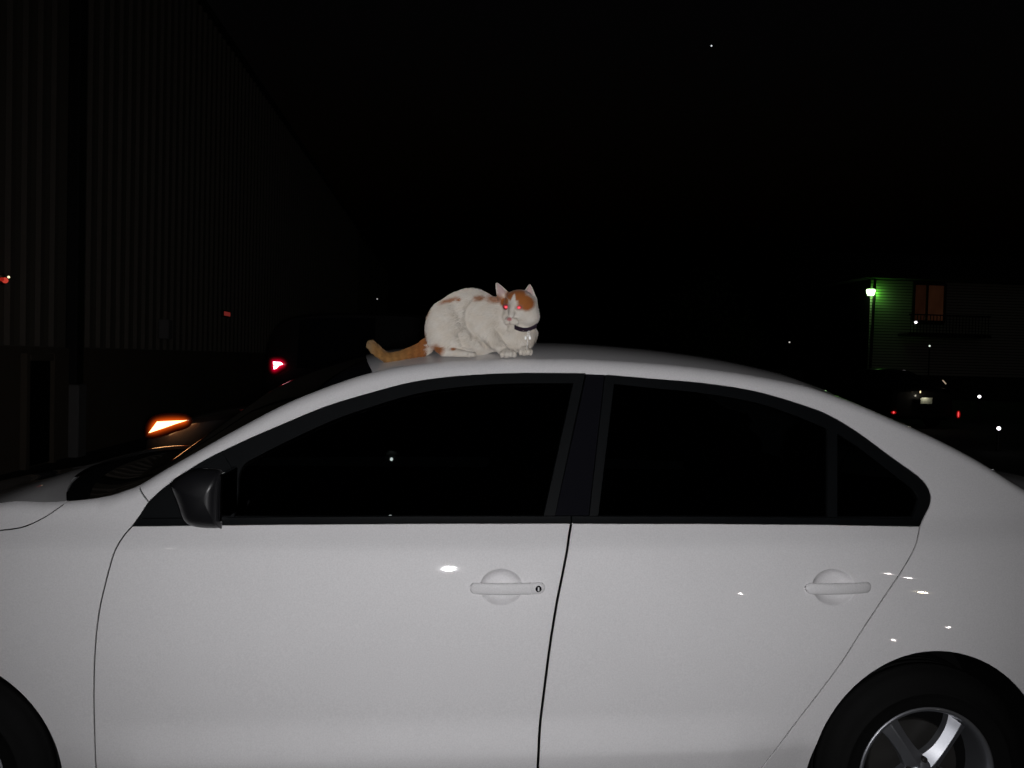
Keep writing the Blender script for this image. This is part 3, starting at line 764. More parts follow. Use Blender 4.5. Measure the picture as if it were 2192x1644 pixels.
# coat colours: white with orange patches
def ellm(c, r, soft=0.25, ang=0.0):
    x = CU[:, 0]-c[0]; y = CU[:, 1]-c[1]; ca, sa = math.cos(ang), math.sin(ang)
    q = np.sqrt(((x*ca+y*sa)/r[0])**2+((-x*sa+y*ca)/r[1])**2); return np.clip((1+soft-q)/(2*soft), 0, 1)
n3 = np.sin(CU[:, 0]*0.55+np.sin(CU[:, 1]*0.7)*1.3)*np.sin(CU[:, 1]*0.6+CU[:, 2]*0.4)
og = np.zeros(len(CU))
near = (CU[:, 2] > -12)
og = np.maximum(og, np.clip((921-CU[:, 0]+3*n3)/6, 0, 1)*(CU[:, 1] > 712))         # tail
for c, r, a in (((1064, 643), (16, 9), 0.1), ((1031, 641), (13, 5.5), -0.05), ((968, 645), (19, 5), -0.35), ((989, 643), (5, 4), 0), ((921, 668), (4, 20), 0.45),
                ((941, 750), (12, 12), 0), ((973, 749), (5.5, 3), 0)):
    og = np.maximum(og, ellm(c, r, 0.45, a)*(0.82 if c[1] < 700 else near))
head = (CU[:, 2] > 8) & (CU[:, 1] < 690) & (CU[:, 0] > 1068)
cap = ellm((1104, 636), (23, 15), 0.18)
rp = ellm((1125, 654), (18, 17), 0.2, 0.25)
lp = ellm((1080, 650), (9, 10), 0.25)
hm = np.maximum(np.maximum(cap, rp), lp)
bx = np.interp(CU[:, 1], [634, 640, 655, 672], [0.0, 2.6, 6.5, 13]); bc = np.interp(CU[:, 1], [634, 660, 690], [1101, 1096.5, 1093])
blaze = np.clip((bx-np.abs(CU[:, 0]-bc))/2.5+0.5, 0, 1)*(CU[:, 1] > 634)
og = np.maximum(og, hm*(1-blaze)*head*(CU[:, 1] < 678))
og = np.clip(og+0.10*n3*(og > 0.05)*(og < 0.95), 0, 1)
white = np.array([0.72, 0.675, 0.61]); orange = np.array([0.36, 0.122, 0.032]); tawny = np.array([0.30, 0.155, 0.05])
tw = np.clip((922-CU[:, 0])/70, 0, 1)[:, None]
oc = orange*(1-tw)+tawny*tw
oc = oc*(1-0.26*(0.5+0.5*np.sin(CU[:, 0]*0.42))[:, None]*(CU[:, 0] < 918)[:, None])       # faint tail rings
tipm = np.clip((812-CU[:, 0])/18, 0, 1)[:, None]; oc = oc*(1-0.55*tipm)+0.55*tipm*np.array([0.26, 0.20, 0.125])
cc = white*(1-og[:, None])+oc*og[:, None]
n5 = np.sin(CU[:, 0]*0.13+1.3*np.sin(CU[:, 1]*0.11+CU[:, 2]*0.09))*np.sin(CU[:, 1]*0.16+0.8*np.sin(CU[:, 0]*0.09))
cc = cc*(1-0.05*(0.5+0.5*n3)[:, None])*(1-np.array([0.05, 0.08, 0.12])*(0.5+0.5*n5)[:, None])
# pink skin: inside of the ears, nose leather
ear = np.zeros(len(CU))
for base, tip, rb in (((1082, 645), (1061.5, 605), 13.5), ((1131, 645), (1133.5, 609), 15)):
    b2 = np.array(base, float); d2 = np.array(tip, float)-b2; L2_ = np.linalg.norm(d2); d2 /= L2_
    qa = ((CU[:, 0]-b2[0])*d2[0]+(CU[:, 1]-b2[1])*d2[1])/L2_; la = np.abs((CU[:, 0]-b2[0])*d2[1]-(CU[:, 1]-b2[1])*d2[0])
    ear = np.maximum(ear, np.clip((rb*np.clip(1-qa, 0, 1)**0.78*0.92-la)/2.5, 0, 1)*np.clip((qa-0.22)/0.12, 0, 1)*(qa < 1)*(GN[:, 2] > 0.1))
em = ear[:, None]*0.85; cc = cc*(1-em)+em*np.array([0.52, 0.36, 0.345])
ns = ellm((1090.5, 688.5), (5.2, 3.8), 0.3)[:, None]*(CU[:, 2] > 50)[:, None]; cc = cc*(1-ns)+ns*np.array([0.50, 0.20, 0.20])
def line_mask(x0, y0, x1, y1, w_):
    d = np.array([x1-x0, y1-y0]); L2 = d@d; t = np.clip(((CU[:, 0]-x0)*d[0]+(CU[:, 1]-y0)*d[1])/L2, 0, 1)
    return np.clip(1.5-np.hypot(CU[:, 0]-x0-t*d[0], CU[:, 1]-y0-t*d[1])/w_, 0, 1)*(CU[:, 2] > 44)
mo = np.maximum(np.maximum(line_mask(1091, 692, 1092, 698, 0.9), line_mask(1092, 698, 1104, 700, 0.9)), line_mask(1092, 698, 1085, 699, 0.9))[:, None]
cc = cc*(1-0.55*mo)+0.55*mo*np.array([0.2, 0.1, 0.09])
for e in EYES:
    em = np.clip(1.9-np.hypot((CU[:, 0]-e[0])/5.9, (CU[:, 1]-e[1])/4.6), 0, 1)[:, None]*(CU[:, 2] > 35)[:, None]
    cc = cc*(1-0.5*em)+0.5*em*np.array([0.36, 0.16, 0.14])
def furmat(name, rough):
    m = bpy.data.materials.new(name); m.use_nodes = True; n = m.node_tree.nodes; l = m.node_tree.links; b = n['Principled BSDF']
    at = n.new('ShaderNodeAttribute'); at.attribute_name = 'coat'; l.new(at.outputs['Color'], b.inputs['Base Color'])
    b.inputs['Roughness'].default_value = rough; b.inputs['Specular IOR Level'].default_value = 0.15
    b.inputs['Sheen Weight'].default_value = 0.15; b.inputs['Sheen Roughness'].default_value = 0.5
    return m
M['fur'] = furmat('cat_fur', 0.85)
def coat(o, C):
    a = o.data.attributes.new('coat', 'FLOAT_COLOR', 'POINT')
    a.data.foreach_set('color', np.hstack([np.clip(C, 0, 1), np.ones((len(C), 1))]).astype(np.float32).ravel())
base_c = cw(1020., 764., 0.)
kitty = thing('cat', 'white and orange cat crouching on the car roof with glowing red eyes', 'cat', base_c)
body = link('body', CP-base_c, Qg, M['fur'], kitty, N=CN); coat(body, cc)
# fur
NF = 70000
tri = CP[Qg[:, :3]]; ar = np.linalg.norm(np.cross(tri[:, 1]-tri[:, 0], tri[:, 2]-tri[:, 0]), axis=1)
fi = rng.choice(len(Qg), NF, p=ar/ar.sum()); vi = Qg[fi, 0]; vj = Qg[fi, 2]
tt = rng.random(NF)[:, None]
root = CP[vi]*(1-tt)+CP[vj]*tt; rn = CN[vi]; rc = cc[vi]; ru = CU[vi]
keep = ru[:, 1] < 764
for e in EYES: keep &= ~((np.hypot(ru[:, 0]-e[0], ru[:, 1]-e[1]) < 8.5) & (ru[:, 2] > 30))
keep &= ~((np.hypot(ru[:, 0]-1091, ru[:, 1]-689) < 5) & (ru[:, 2] > 45))
root, rn, rc, ru = root[keep], rn[keep], rc[keep], ru[keep]; NF = len(root)
def sstep(x, a, b): q = np.clip((x-a)/(b-a), 0, 1); return q*q*(3-2*q)
uu, vv = ru[:, 0], ru[:, 1]
fb = np.stack([-np.ones(NF), 0.35+0*uu], 1)                               # back and flanks: towards the tail
hdu, hdv = uu-1095, vv-684; hl2 = np.hypot(hdu, hdv)+1e-3
fh = np.stack([hdu/hl2, hdv/hl2], 1)                                      # face: away from the nose
fd2 = np.stack([-0.15+0*uu, np.ones(NF)], 1)                              # legs and chest: down
wh_ = sstep(uu, 1066, 1084)*(1-sstep(vv, 700, 714))
wd_ = sstep(vv, 690, 735)*sstep(uu, 1000, 1050)*(1-wh_)
fl2 = fb*(1-wh_-wd_)[:, None]+fh*wh_[:, None]+fd2*wd_[:, None]
fl2 += rng.normal(0, 0.16, (NF, 2))
flow = fl2[:, :1]*Rv-fl2[:, 1:]*Uv
tang = flow-rn*np.sum(flow*rn, 1)[:, None]; tang /= np.linalg.norm(tang, axis=1)[:, None]+0.15
dirn = rn*np.where((ru[:, 0] > 1072) & (ru[:, 1] < 705), rng.uniform(0.12, 0.3, NF), rng.uniform(0.15, 0.5, NF))[:, None]+tang; dirn /= np.linalg.norm(dirn, axis=1)[:, None]
face = (ru[:, 0] > 1072) & (ru[:, 1] < 705); paws = (ru[:, 1] > 742) & (ru[:, 0] > 930)
Ln = np.where((ru[:, 1] < 640) & (ru[:, 0] > 1055), 0.0028, np.where(face, 0.0052, np.where(paws, 0.004, np.where(ru[:, 0] < 905, 0.0085, 0.0125))))*rng.uniform(0.6, 1.25, NF)
bi = np.cross(dirn, rn+rng.normal(0, 0.10, (NF, 3))); bi /= np.linalg.norm(bi, axis=1)[:, None]+1e-9
wd = (0.00055*rng.uniform(0.7, 1.3, NF))[:, None]
sunk = root-rn*0.0008
A = sunk-bi*wd; B = sunk+bi*wd; C_ = sunk+dirn*(Ln[:, None]*0.6)+bi*wd*0.5; D_ = sunk+dirn*Ln[:, None]-Uv*(Ln[:, None]*0.12)
FV = np.stack([A, B, C_, D_], 1).reshape(-1, 3)-base_c
idx = np.arange(NF)*4
FF = np.concatenate([np.stack([idx, idx+1, idx+2], 1), np.stack([idx, idx+2, idx+3], 1)])
fur = link('fur', FV, FF, M['fur'], kitty, smooth=False)
coat(fur, np.repeat(rc*rng.uniform(0.93, 1.05, (NF, 1)), 4, 0)); fur['kind'] = 'stuff'
# eyes, lit red by the flash
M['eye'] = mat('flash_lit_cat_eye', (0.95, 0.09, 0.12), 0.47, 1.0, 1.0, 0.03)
M['eyering'] = mat('dark_eye_rim', (0.16, 0.05, 0.05), 0.5)
def surf_w(u, v):
    i = int(round((u-U_[0])/H)); j = int(round((v-V_[0])/H)); col = FLD[i, j]; k = np.where(col < 0)[0]; return W_[k[-1]] if len(k) else 0
def eye(u, v):
    ws = surf_w(u, v)
    c = cw(u, v, max(surf_w(u+a_, v+b_) for a_ in (-3, 0, 3) for b_ in (-2.5, 0, 2.5))-0.2); todir = CAM-c; todir /= np.linalg.norm(todir)
    q = Vector(todir).to_track_quat('Z', 'Y').to_matrix(); q = np.array(q)
    m = MB(); m.lathe([(6.4, -2.5), (6.5, -0.6), (5.9, 0.1), (5.2, 0.0), (5.0, -1.2)], (0, 0, 0), 'z', 26)
    V = (np.array(m.V)*np.array([1, 0.82, 1])*PM*1.12) @ q.T+c-base_c; rimo = link('eyelid', V, m.F, M['eyering'], kitty)
    m = MB(); m.lathe([(0.001, 1.2), (1.6, 1.12), (3.0, 0.86), (4.3, 0.42), (5.2, -0.1), (5.5, -1.6)], (0, 0, 0), 'z', 26)
    V = (np.array(m.V)*np.array([1, 0.82, 1])*PM*1.12) @ q.T+c-base_c; link('eye', V, m.F, M['eye'], kitty)
for e in EYES: eye(*e)
M['whisker'] = mat('whisker', (0.85, 0.83, 0.8), 0.4)
for s, (u, v) in ((-1, (1085, 692)), (-1, (1086, 694)), (1, (1103, 694)), (1, (1104, 696)), (1, (1104, 698))):
    ws = surf_w(u, v); k = rng.uniform(-3, 4)
    p = [cw(u, v, ws-1.), cw(u+s*13, v-1+k*0.5, ws+5.), cw(u+s*(26 if s > 0 else 16), v+3+k, ws+1.)]
    m = MB(); m.tube(catmull(p, 5)-base_c, np.linspace(0.00035, 0.0001, 11), 5); m.build('whisker', M['whisker'], kitty)
# collar and tags
M['collar'] = mat('dark_purple_collar', (0.020, 0.008, 0.022), 0.55, bump=0.3, bscale=900)
cpts = [(1101, 704), (1106, 706), (1112, 708.5), (1120, 710), (1128, 710), (1135, 708), (1142, 704), (1148, 699)]
def collar():
    V = []; 
    for (u, v) in cpts:
        for dv, dw in ((-4.4, 0.0), (-3.6, 1.8), (3.6, 1.8), (4.4, 0.0)):
            ws = max(surf_w(u, v+dv), surf_w(u, v+4)) if u < 1140 else surf_w(u-3, v+dv)-4
            V.append(cw(u, v+dv, ws+2.2+dw))
    V = np.array(V); 
    # smooth along the band
    G = V.reshape(len(cpts), 4, 3); 
    for _ in range(3): G[1:-1] = 0.5*G[1:-1]+0.25*(G[:-2]+G[2:])
    V = G.reshape(-1, 3)
    o = thing('cat_collar', 'dark purple collar with hanging metal tags on the cat', 'collar', cw(1115., 708., 45.))
    oc_ = np.array(o.location)
    link('collar_band', V-oc_, [(i*4+k, i*4+k+1, (i+1)*4+k+1, (i+1)*4+k) for i in range(len(cpts)-1) for k in range(3)], M['collar'], o)
    def ringat(u, v, dw, ru_, rv_, tw, r=0.0007, name='ring'):
        ws = max(surf_w(u, v), 40)+dw; a = np.linspace(0, 2*math.pi, 17)
        p = np.array([cw(u+ru_*math.cos(t)*math.cos(tw), v+rv_*math.sin(t), ws+ru_*math.cos(t)*math.sin(tw)) for t in a])-oc_
        m = MB(); m.tube(p, r, 6, cap=False); m.build(name, M['tagmetal'], o, smooth=True)
    M['tagmetal'] = mat('worn_tag_metal', (0.85, 0.85, 0.84), 0.38, 0.35)
    ringat(1131, 714, 6, 2.6, 2.8, 0.3)
    for k, (u, v) in enumerate(((1129.5, 718.5), (1127.5, 722), (1131.5, 722.5))): ringat(u, v, 6.5, 1.5, 2.4, 1.2*(k % 2), 0.0006, 'chain_link')
    for (u, v, dw) in ((1124.5, 726, 6), (1133.5, 726, 6)):
        ws = max(surf_w(u, v), 40)+dw; c = cw(u, v, ws)-oc_
        m = MB(); m.lathe([(0.001, 0.6), (2.0, 0.55), (2.7, 0.2), (2.7, -0.3), (0.001, -0.5)], (0, 0, 0), 'z', 16)
        q = np.array(Vector(CAM-c-oc_+np.array([0.3, 0, 0.2])).to_track_quat('Z', 'Y').to_matrix())
        m2 = MB(); m2.add((np.array(m.V)*PM*np.array([0.8, 1.5, 1])) @ q.T+c, m.F); m2.build('tag', M['tagmetal'], o)
    for k in range(6): ringat(1128.3-0.2*k, 729.5+3.6*k, 6, 0.8, 1.9, 1.3*(k % 2), 0.0005, 'chain_link')
    c = cw(1127., 751., max(surf_w(1127, 748), 40)+7)-oc_
    m = MB(); m.ball(c, 0.0016, 8, 6); m.build('bead', M['tagmetal'], o, smooth=True)
collar()
# ================================================================== BACKGROUND
M['siding'] = mat('ribbed_metal_siding', (0.27, 0.25, 0.21), 0.75, 0, 0, spec=0.2, noise=0.35, nscale=1.5)
M['rib'] = mat('painted_siding_rib', (0.21, 0.19, 0.165), 0.7, 0, 0, spec=0.2, noise=0.3, nscale=2)
M['concrete'] = mat('painted_concrete_base', (0.17, 0.14, 0.105), 0.9, noise=0.35, nscale=2.5, bump=0.4, bscale=40)
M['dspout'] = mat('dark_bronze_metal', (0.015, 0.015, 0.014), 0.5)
M['palepaint'] = mat('pale_grey_paint', (0.22, 0.215, 0.215), 0.8, noise=0.25, nscale=8)
M['darkpaint'] = mat('dark_car_paint', (0.010, 0.009, 0.009), 0.5, 0.0, 0.3, 0.1, spec=0.2)
M['greypaint'] = mat('charcoal_car_paint', (0.05, 0.045, 0.045), 0.4, 0.0, 1.0, 0.04)
M['lap'] = mat('lap_siding_paint', (0.50, 0.47, 0.41), 0.8, noise=0.2, nscale=5)
M['shingle'] = mat('dark_roof_shingle', (0.035, 0.03, 0.028), 0.95, noise=0.4, nscale=10)
M['foliage'] = mat('night_foliage', (0.05, 0.075, 0.03), 0.8, noise=0.5, nscale=3)
M['bark'] = mat('bark', (0.06, 0.045, 0.035), 0.95, noise=0.5, nscale=12)
XW = -5.1
def warehouse():
    t = thing('warehouse', 'tall ribbed metal warehouse wall receding into the dark beside the parked cars', 'building', (XW, 12, -0.025))
    L = np.array([XW, 12, -0.025])
    ztop = 8.3; zb = 1.44; y0, y1 = 5.2, 70.0
    m = MB(); m.box((XW-6.0, (y0+y1)/2, (zb+ztop)/2), (5.99, (y1-y0)/2, (ztop-zb)/2)); m.build('wall', M['siding'], t, loc=None).location = tuple(-L)
    m = MB(); m.box((XW-3.0, (y0+y1)/2, (zb-0.03)/2), (3.05, (y1-y0)/2, (zb+0.03)/2)); m.build('base_wall', M['concrete'], t).location = tuple(-L)
    m = MB(); m.box((XW-5.9, (y0+y1)/2, ztop+0.06), (6.02, (y1-y0)/2+0.1, 0.06)); m.build('coping', M['dspout'], t).location = tuple(-L)
    rm = MB(); rm.prism([(0.0, -0.085, 0), (0.05, -0.05, 0), (0.05, 0.05, 0), (0.0, 0.085, 0)], (0, 0, ztop-zb-0.02)); proto = None
    yd = at_x(150, 600, XW)[1]
    for y in np.arange(5.4, 45, 0.37):
        if abs(y-yd) < 0.30: continue
        if proto is None: proto = rm.build('rib', M['rib'], t); o = proto
        else: o = proto.copy(); COL.objects.link(o); o.parent = t
        o.location = tuple(np.array([XW, y, zb+0.01])-L)
    m = MB(); m.box((XW+0.07, yd, 4.6), (0.075, 0.125, 3.65), bev=0.02); d = m.build('downspout', M['dspout'], t); d.location = tuple(-L)
    m = MB(); m.box((XW+0.075, yd+0.02, 0.42), (0.10, 0.14, 0.53), bev=0.02); m.build('downspout_boot', M['palepaint'], t).location = tuple(-L)
    a = at_x(38, 900, XW)[1]; b = at_x(98, 900, XW)[1]
    m = MB(); m.box((XW+0.04, (a+b)/2, 0.63), (0.03, abs(b-a)/2, 0.64), bev=0.01)
    dr = m.build('service_hatch', M['dark'], t); dr.location = tuple(-L)
    m = MB()
    for yy in (a, b): m.box((XW+0.07, yy, 0.66), (0.05, 0.05, 0.70), bev=0.01)
    m.box((XW+0.07, (a+b)/2, 1.31), (0.05, abs(b-a)/2-0.05, 0.04), bev=0.01); m.build('hatch_frame', M['concrete'], dr)
    p = at_x(354, 705, XW+0.15)
    m = MB(); m.box(p, (0.09, 0.11, 0.17), bev=0.015); o = m.build('meter_box', M['palepaint'], t); o.location = tuple(-L)
warehouse()
def wall_light(name, px, py, X, label, cat, parts):
    c = at_x(px, py, X); t = thing(name, label, cat, c)
    m = MB(); m.box((-0.06, 0, 0), (0.05, 0.09, 0.06), bev=0.01); m.build('housing', M['dspout'], t)
    for nm, off, r, mm in parts:
        m = MB(); m.ball(off, r, 12, 8); m.build(nm, mm, t, smooth=True)
wall_light('warning_lamp', 5, 597, XW+0.16, 'small red and yellow lamp high on the warehouse wall at the left edge', 'lamp',
           [('red_bulb', (0.03, 0.0, -0.015), 0.032, emat('red_bulb_glow', (0.9, 0.08, 0.05), 0.55)), ('red_bulb', (0.03, -0.07, -0.01), 0.022, emat('red_bulb_glow2', (0.9, 0.05, 0.03), 0.3)), ('white_bulb', (0.05, 0.035, 0.025), 0.013, emat('warm_bulb', (1, 0.85, 0.5), 1.6))])
t = thing('exit_sign', 'dim red lit sign on the far end of the ribbed wall', 'sign', at_x(486, 672, XW+0.12))
m = MB(); m.box((-0.03, 0, 0), (0.03, 0.30, 0.07), bev=0.01); m.build('sign_case', M['dspout'], t)
m = MB(); m.box((0.004, 0, 0), (0.006, 0.26, 0.045), bev=0.003); m.build('sign_face', emat('dim_red_sign', (0.55, 0.06, 0.05), 0.22), t)

# ---- generic car in the dark, front towards -x, side towards -y
def dark_car(name, label, loc, rotz, kind, paint):
    t = thing(name, label, 'car', loc); t.rotation_euler = (0, 0, rotz)
    if kind == 'sedan':
        S = [(-2.28, .30, .62, .52, .66, .44), (-2.2, .24, .72, .74, .76, .62), (-1.9, .20, .84, .84, .88, .72), (-1.4, .19, .92, .88, .97, .78), (-0.95, .19, .97, .89, 1.04, .80),
             (-0.25, .19, .98, .90, 1.40, .60), (0.2, .19, .98, .90, 1.45, .60), (0.7, .19, .99, .90, 1.43, .59), (1.25, .19, 1.0, .89, 1.22, .64), (1.65, .20, 1.0, .87, 1.06, .74), (2.15, .24, .98, .83, 1.02, .72), (2.3, .32, .88, .70, .92, .60)]
        cab = (-0.95, 1.65); belt_c = (4, 9); wh = (-1.35, 1.33); wr_ = 0.32
    else:
        S = [(-2.35, .42, .86, .70, .90, .60), (-2.25, .36, 1.0, .84, 1.04, .72), (-1.9, .32, 1.10, .92, 1.14, .80), (-1.1, .30, 1.16, .95, 1.22, .84), (-0.45, .30, 1.2, .96, 1.85, .72),
             (0.2, .30, 1.22, .96, 1.98, .74), (1.2, .30, 1.24, .96, 2.0, .74), (2.0, .32, 1.25, .95, 1.94, .73), (2.3, .36, 1.24, .92, 1.72, .74), (2.38, .44, 1.16, .86, 1.30, .74)]
        cab = (-1.1, 2.3); belt_c = (3, 8); wh = (-1.45, 1.45); wr_ = 0.38
    S2 = []
    P = catmull(np.array(S), 4)
    V = []
    for x, zl, zb, wb, zr, wr__ in P:
        h = zb-zl
        half = [(0, zl), (wb*0.90, zl), (wb*0.985, zl+h*0.18), (wb, zl+h*0.45), (wb*0.99, zl+h*0.75), (wb*0.955, zb), (wr__+(wb*0.93-wr__)*0.45, zb+(zr-zb)*0.55), (wr__, zr-0.035 if zr-zb > 0.1 else zr-0.012), (wr__*0.86, zr), (0, zr+0.03)]
        for y, z in half: V.append((x, -y, z))
        for y, z in half[-2:0:-1]: V.append((x, y, z))
    n = 18; k = len(P)
    Fc = [(i*n+j, i*n+(j+1) % n, (i+1)*n+(j+1) % n, (i+1)*n+j) for i in range(k-1) for j in range(n)]+[tuple(range(n)), tuple(range((k-1)*n, k*n))[::-1]]
    body = link('body', V, Fc, paint, t)
    e = body.modifiers.new('edge', 'EDGE_SPLIT'); e.split_angle = rad(38)
    # panes: side windows, windshield, rear window, pushed out a little
    V = np.array(V).reshape(k, n, 3); xs = V[:, 0, 0]
    def pane(nm, i0, i1, j0, j1, sh=0.90):
        G = V[i0:i1+1][:, j0:j1+1].copy(); c = G.reshape(-1, 3).mean(0); nrm = np.cross(G[-1, 0]-G[0, 0], G[0, -1]-G[0, 0]); nrm /= np.linalg.norm(nrm)+1e-9
        if np.dot(nrm, c-np.array([c[0], 0, 0.8])) < 0: nrm = -nrm
        G = c+(G-c)*sh+nrm*0.012; a, b = G.shape[:2]
        link(nm, G.reshape(-1, 3), [(i*b+j, i*b+j+1, (i+1)*b+j+1, (i+1)*b+j) for i in range(a-1) for j in range(b-1)], M['gloss'], body)
    ic0 = belt_c[0]*4; ic1 = belt_c[1]*4; mid = (ic0+ic1)//2
    for j0, j1 in ((5, 7), (11, 13)):
        pane('side_window', ic0+3, mid-1, j0, j1); pane('side_window', mid+1, ic1-4, j0, j1)
    pane('windshield', ic0, ic0+3, 8, 10, 0.94); pane('rear_window', ic1-3, ic1, 8, 10, 0.94)
    for wx in wh:
        for sy in (-1, 1):
            wt = bpy.data.objects.new('wheel', None); COL.objects.link(wt); wt.parent = t; wt.location = (wx, sy*(S[4][3]-0.10), wr_)
            m = MB(); m.lathe([(wr_*0.6, -0.11), (wr_*0.9, -0.115), (wr_, -0.09), (wr_, 0.09), (wr_*0.9, 0.115), (wr_*0.6, 0.11)], (0, 0, 0), 'y', 32); m.build('tyre', M['rubber'], wt, smooth=True)
            m = MB(); m.lathe([(wr_*0.6, sy*0.10), (wr_*0.55, sy*0.085), (wr_*0.2, sy*0.095), (0.001, sy*0.10)], (0, 0, 0), 'y', 24); m.build('rim', M['alloydark'], wt, smooth=True)
    return t, body
def lens(parent, name, poly_world, d, material, tfm):
    m = MB(); P = [np.array(tfm @ Vector(p)) for p in poly_world]; m.prism(P, d); return m.build(name, material, parent)
def shrink(poly, s, c=None):
    P = np.array(poly, float); c = P.mean(0) if c is None else c; return c+(P-c)*s

GZ = -0.025
# amber-lit dark sedan, nose to the left
Ya = 4.15
A_poly = [(318, 927), (336, 902.5), (401, 899.5), (377, 907), (349, 917)]
pn = at_y(300, 925, Ya)
ca, cab = dark_car('dark_sedan', 'dark car with its amber corner lamp lit beyond the white hood', (pn[0]+2.22, Ya+0.86, GZ), 0, 'sedan', M['greypaint'])
bpy.context.view_layer.update()
inv = ca.matrix_world.inverted()
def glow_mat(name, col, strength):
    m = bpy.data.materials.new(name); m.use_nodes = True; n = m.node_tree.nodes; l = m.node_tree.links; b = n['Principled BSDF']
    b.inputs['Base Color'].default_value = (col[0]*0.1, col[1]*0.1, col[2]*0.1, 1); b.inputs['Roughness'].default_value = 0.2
    a = n.new('ShaderNodeAttribute'); a.attribute_name = 'halo_fade'; mu = n.new('ShaderNodeMath'); mu.operation = 'MULTIPLY'; mu.inputs[1].default_value = strength
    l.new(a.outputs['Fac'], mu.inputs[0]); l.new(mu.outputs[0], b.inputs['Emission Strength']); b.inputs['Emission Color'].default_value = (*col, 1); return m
def halo_lens(parent, name, core_px, Y, grow, material, tfm, bulge=0.02):
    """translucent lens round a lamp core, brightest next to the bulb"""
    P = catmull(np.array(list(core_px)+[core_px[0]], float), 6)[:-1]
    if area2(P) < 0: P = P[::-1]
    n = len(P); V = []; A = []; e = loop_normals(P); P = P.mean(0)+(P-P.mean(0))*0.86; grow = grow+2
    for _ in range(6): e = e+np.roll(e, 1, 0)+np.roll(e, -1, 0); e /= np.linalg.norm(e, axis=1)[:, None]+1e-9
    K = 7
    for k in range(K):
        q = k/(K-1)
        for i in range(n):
            p = P[i]+e[i]*grow*q; V.append(np.array(tfm @ Vector(at_y(p[0], p[1], Y-bulge*(1-q*q))))); A.append((1-q)**3.0)  # emission dies away outwards, painting a halo round the lamp
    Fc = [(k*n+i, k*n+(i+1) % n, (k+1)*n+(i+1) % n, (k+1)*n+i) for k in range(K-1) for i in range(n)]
    o = link(name, V, Fc, material, parent); at = o.data.attributes.new('halo_fade', 'FLOAT', 'POINT'); at.data.foreach_set('value', np.array(A, np.float32)); return o
amb_hot = emat('amber_lamp_core', (1.0, 0.50, 0.20), 5.0); amb = glow_mat('amber_lens_halo', (1.0, 0.11, 0.008), 1.0)
hl_ = halo_lens(ca, 'corner_lamp_halo', A_poly, Ya-0.03, 15, amb, inv)
m = MB(); m.prism([np.array(inv @ Vector(at_y(a, b, Ya-0.051))) for a, b in A_poly], (0, 0.012, 0)); m.build('lamp_core', amb_hot, hl_)
# tall dark vehicle with a red brake lamp, tail to the left, seen beyond the windshield
Yr = 7.6
pt = at_y(572, 780, Yr)
cb_, cbb = dark_car('dark_van', 'tall dark van with one red brake lamp lit behind the cat', (pt[0]+2.30, Yr+0.93, GZ), math.pi, 'van', M['darkpaint'])
bpy.context.view_layer.update(); inv = cb_.matrix_world.inverted()
red_hot = emat('brake_lamp_core', (1.0, 0.42, 0.46), 6.0); redg = glow_mat('brake_lens_halo', (0.9, 0.0, 0.035), 0.9)
outer = [(584, 773.5), (600, 774), (607, 779.5), (599, 785), (591, 790), (585, 791)]
core = [[(584.5, 774), (600, 775), (606, 779.5), (599, 782), (585, 781)], [(585, 783), (597, 783), (591, 789), (586, 790.5)]]
bl = halo_lens(cb_, 'brake_lamp_halo', outer, Yr-0.04, 11, redg, inv)
bk = MB(); bk.prism([np.array(inv @ Vector(at_y(a, b, Yr-0.058))) for a, b in outer], (0, -0.01, 0)); bk.build('lamp_lens', emat('brake_lens_mid', (0.9, 0.02, 0.06), 0.9), bl)
for c in core:
    m = MB(); m.prism([np.array(inv @ Vector(at_y(a, b, Yr-0.072))) for a, b in c], (0, -0.01, 0)); m.build('lamp_core', red_hot, bl)

# dark car seen from behind on the right, number plate lit
Yc_ = CAM[1]+20.6
pp = at_y(1983, 858, Yc_)
cc_, ccb = dark_car('dark_hatchback', 'dark car seen from behind with a lit number plate and red tail reflectors', (pp[0], pp[1]+2.42, GZ), -math.pi/2, 'sedan', M['darkpaint'])
bpy.context.view_layer.update(); inv = cc_.matrix_world.inverted()
def blk(px, py, Y, hw, hh, d=0.02):
    c = at_y(px, py, Y); return [c+np.array([-hw, 0, -hh]), c+np.array([hw, 0, -hh]), c+np.array([hw, 0, hh]), c+np.array([-hw, 0, hh])]
pm_ = mat('number_plate', (0.72, 0.70, 0.60), 0.6, noise=0.6, nscale=24, color2=(0.30, 0.36, 0.28))
m = MB(); m.box(tuple(inv @ Vector(at_y(1983, 858, Yc_-0.03))), (0.010, 0.150, 0.076), bev=0.004); plt = m.build('number_plate', pm_, cc_)
m = MB(); m.ball(tuple(inv @ Vector(at_y(1970, 839, Yc_-0.06))), (0.02, 0.015, 0.03), 10, 6); plamp = m.build('plate_lamp', emat('plate_lamp_glow', (1.0, 0.78, 0.45), 1.6), cc_, smooth=True)
pl = bpy.data.lights.new('plate_lamp_light', 'POINT'); pl.energy = 0.6; pl.color = (1, 0.93, 0.75); pl.shadow_soft_size = 0.02
plo = bpy.data.objects.new('plate_lamp_light', pl); COL.objects.link(plo); plo.location = at_y(1983, 849, Yc_-0.13)
redl = emat('tail_reflector_glow', (1.0, 0.10, 0.10), 0.9); redl2 = emat('tail_reflector_rim', (0.8, 0.0, 0.0), 0.25)
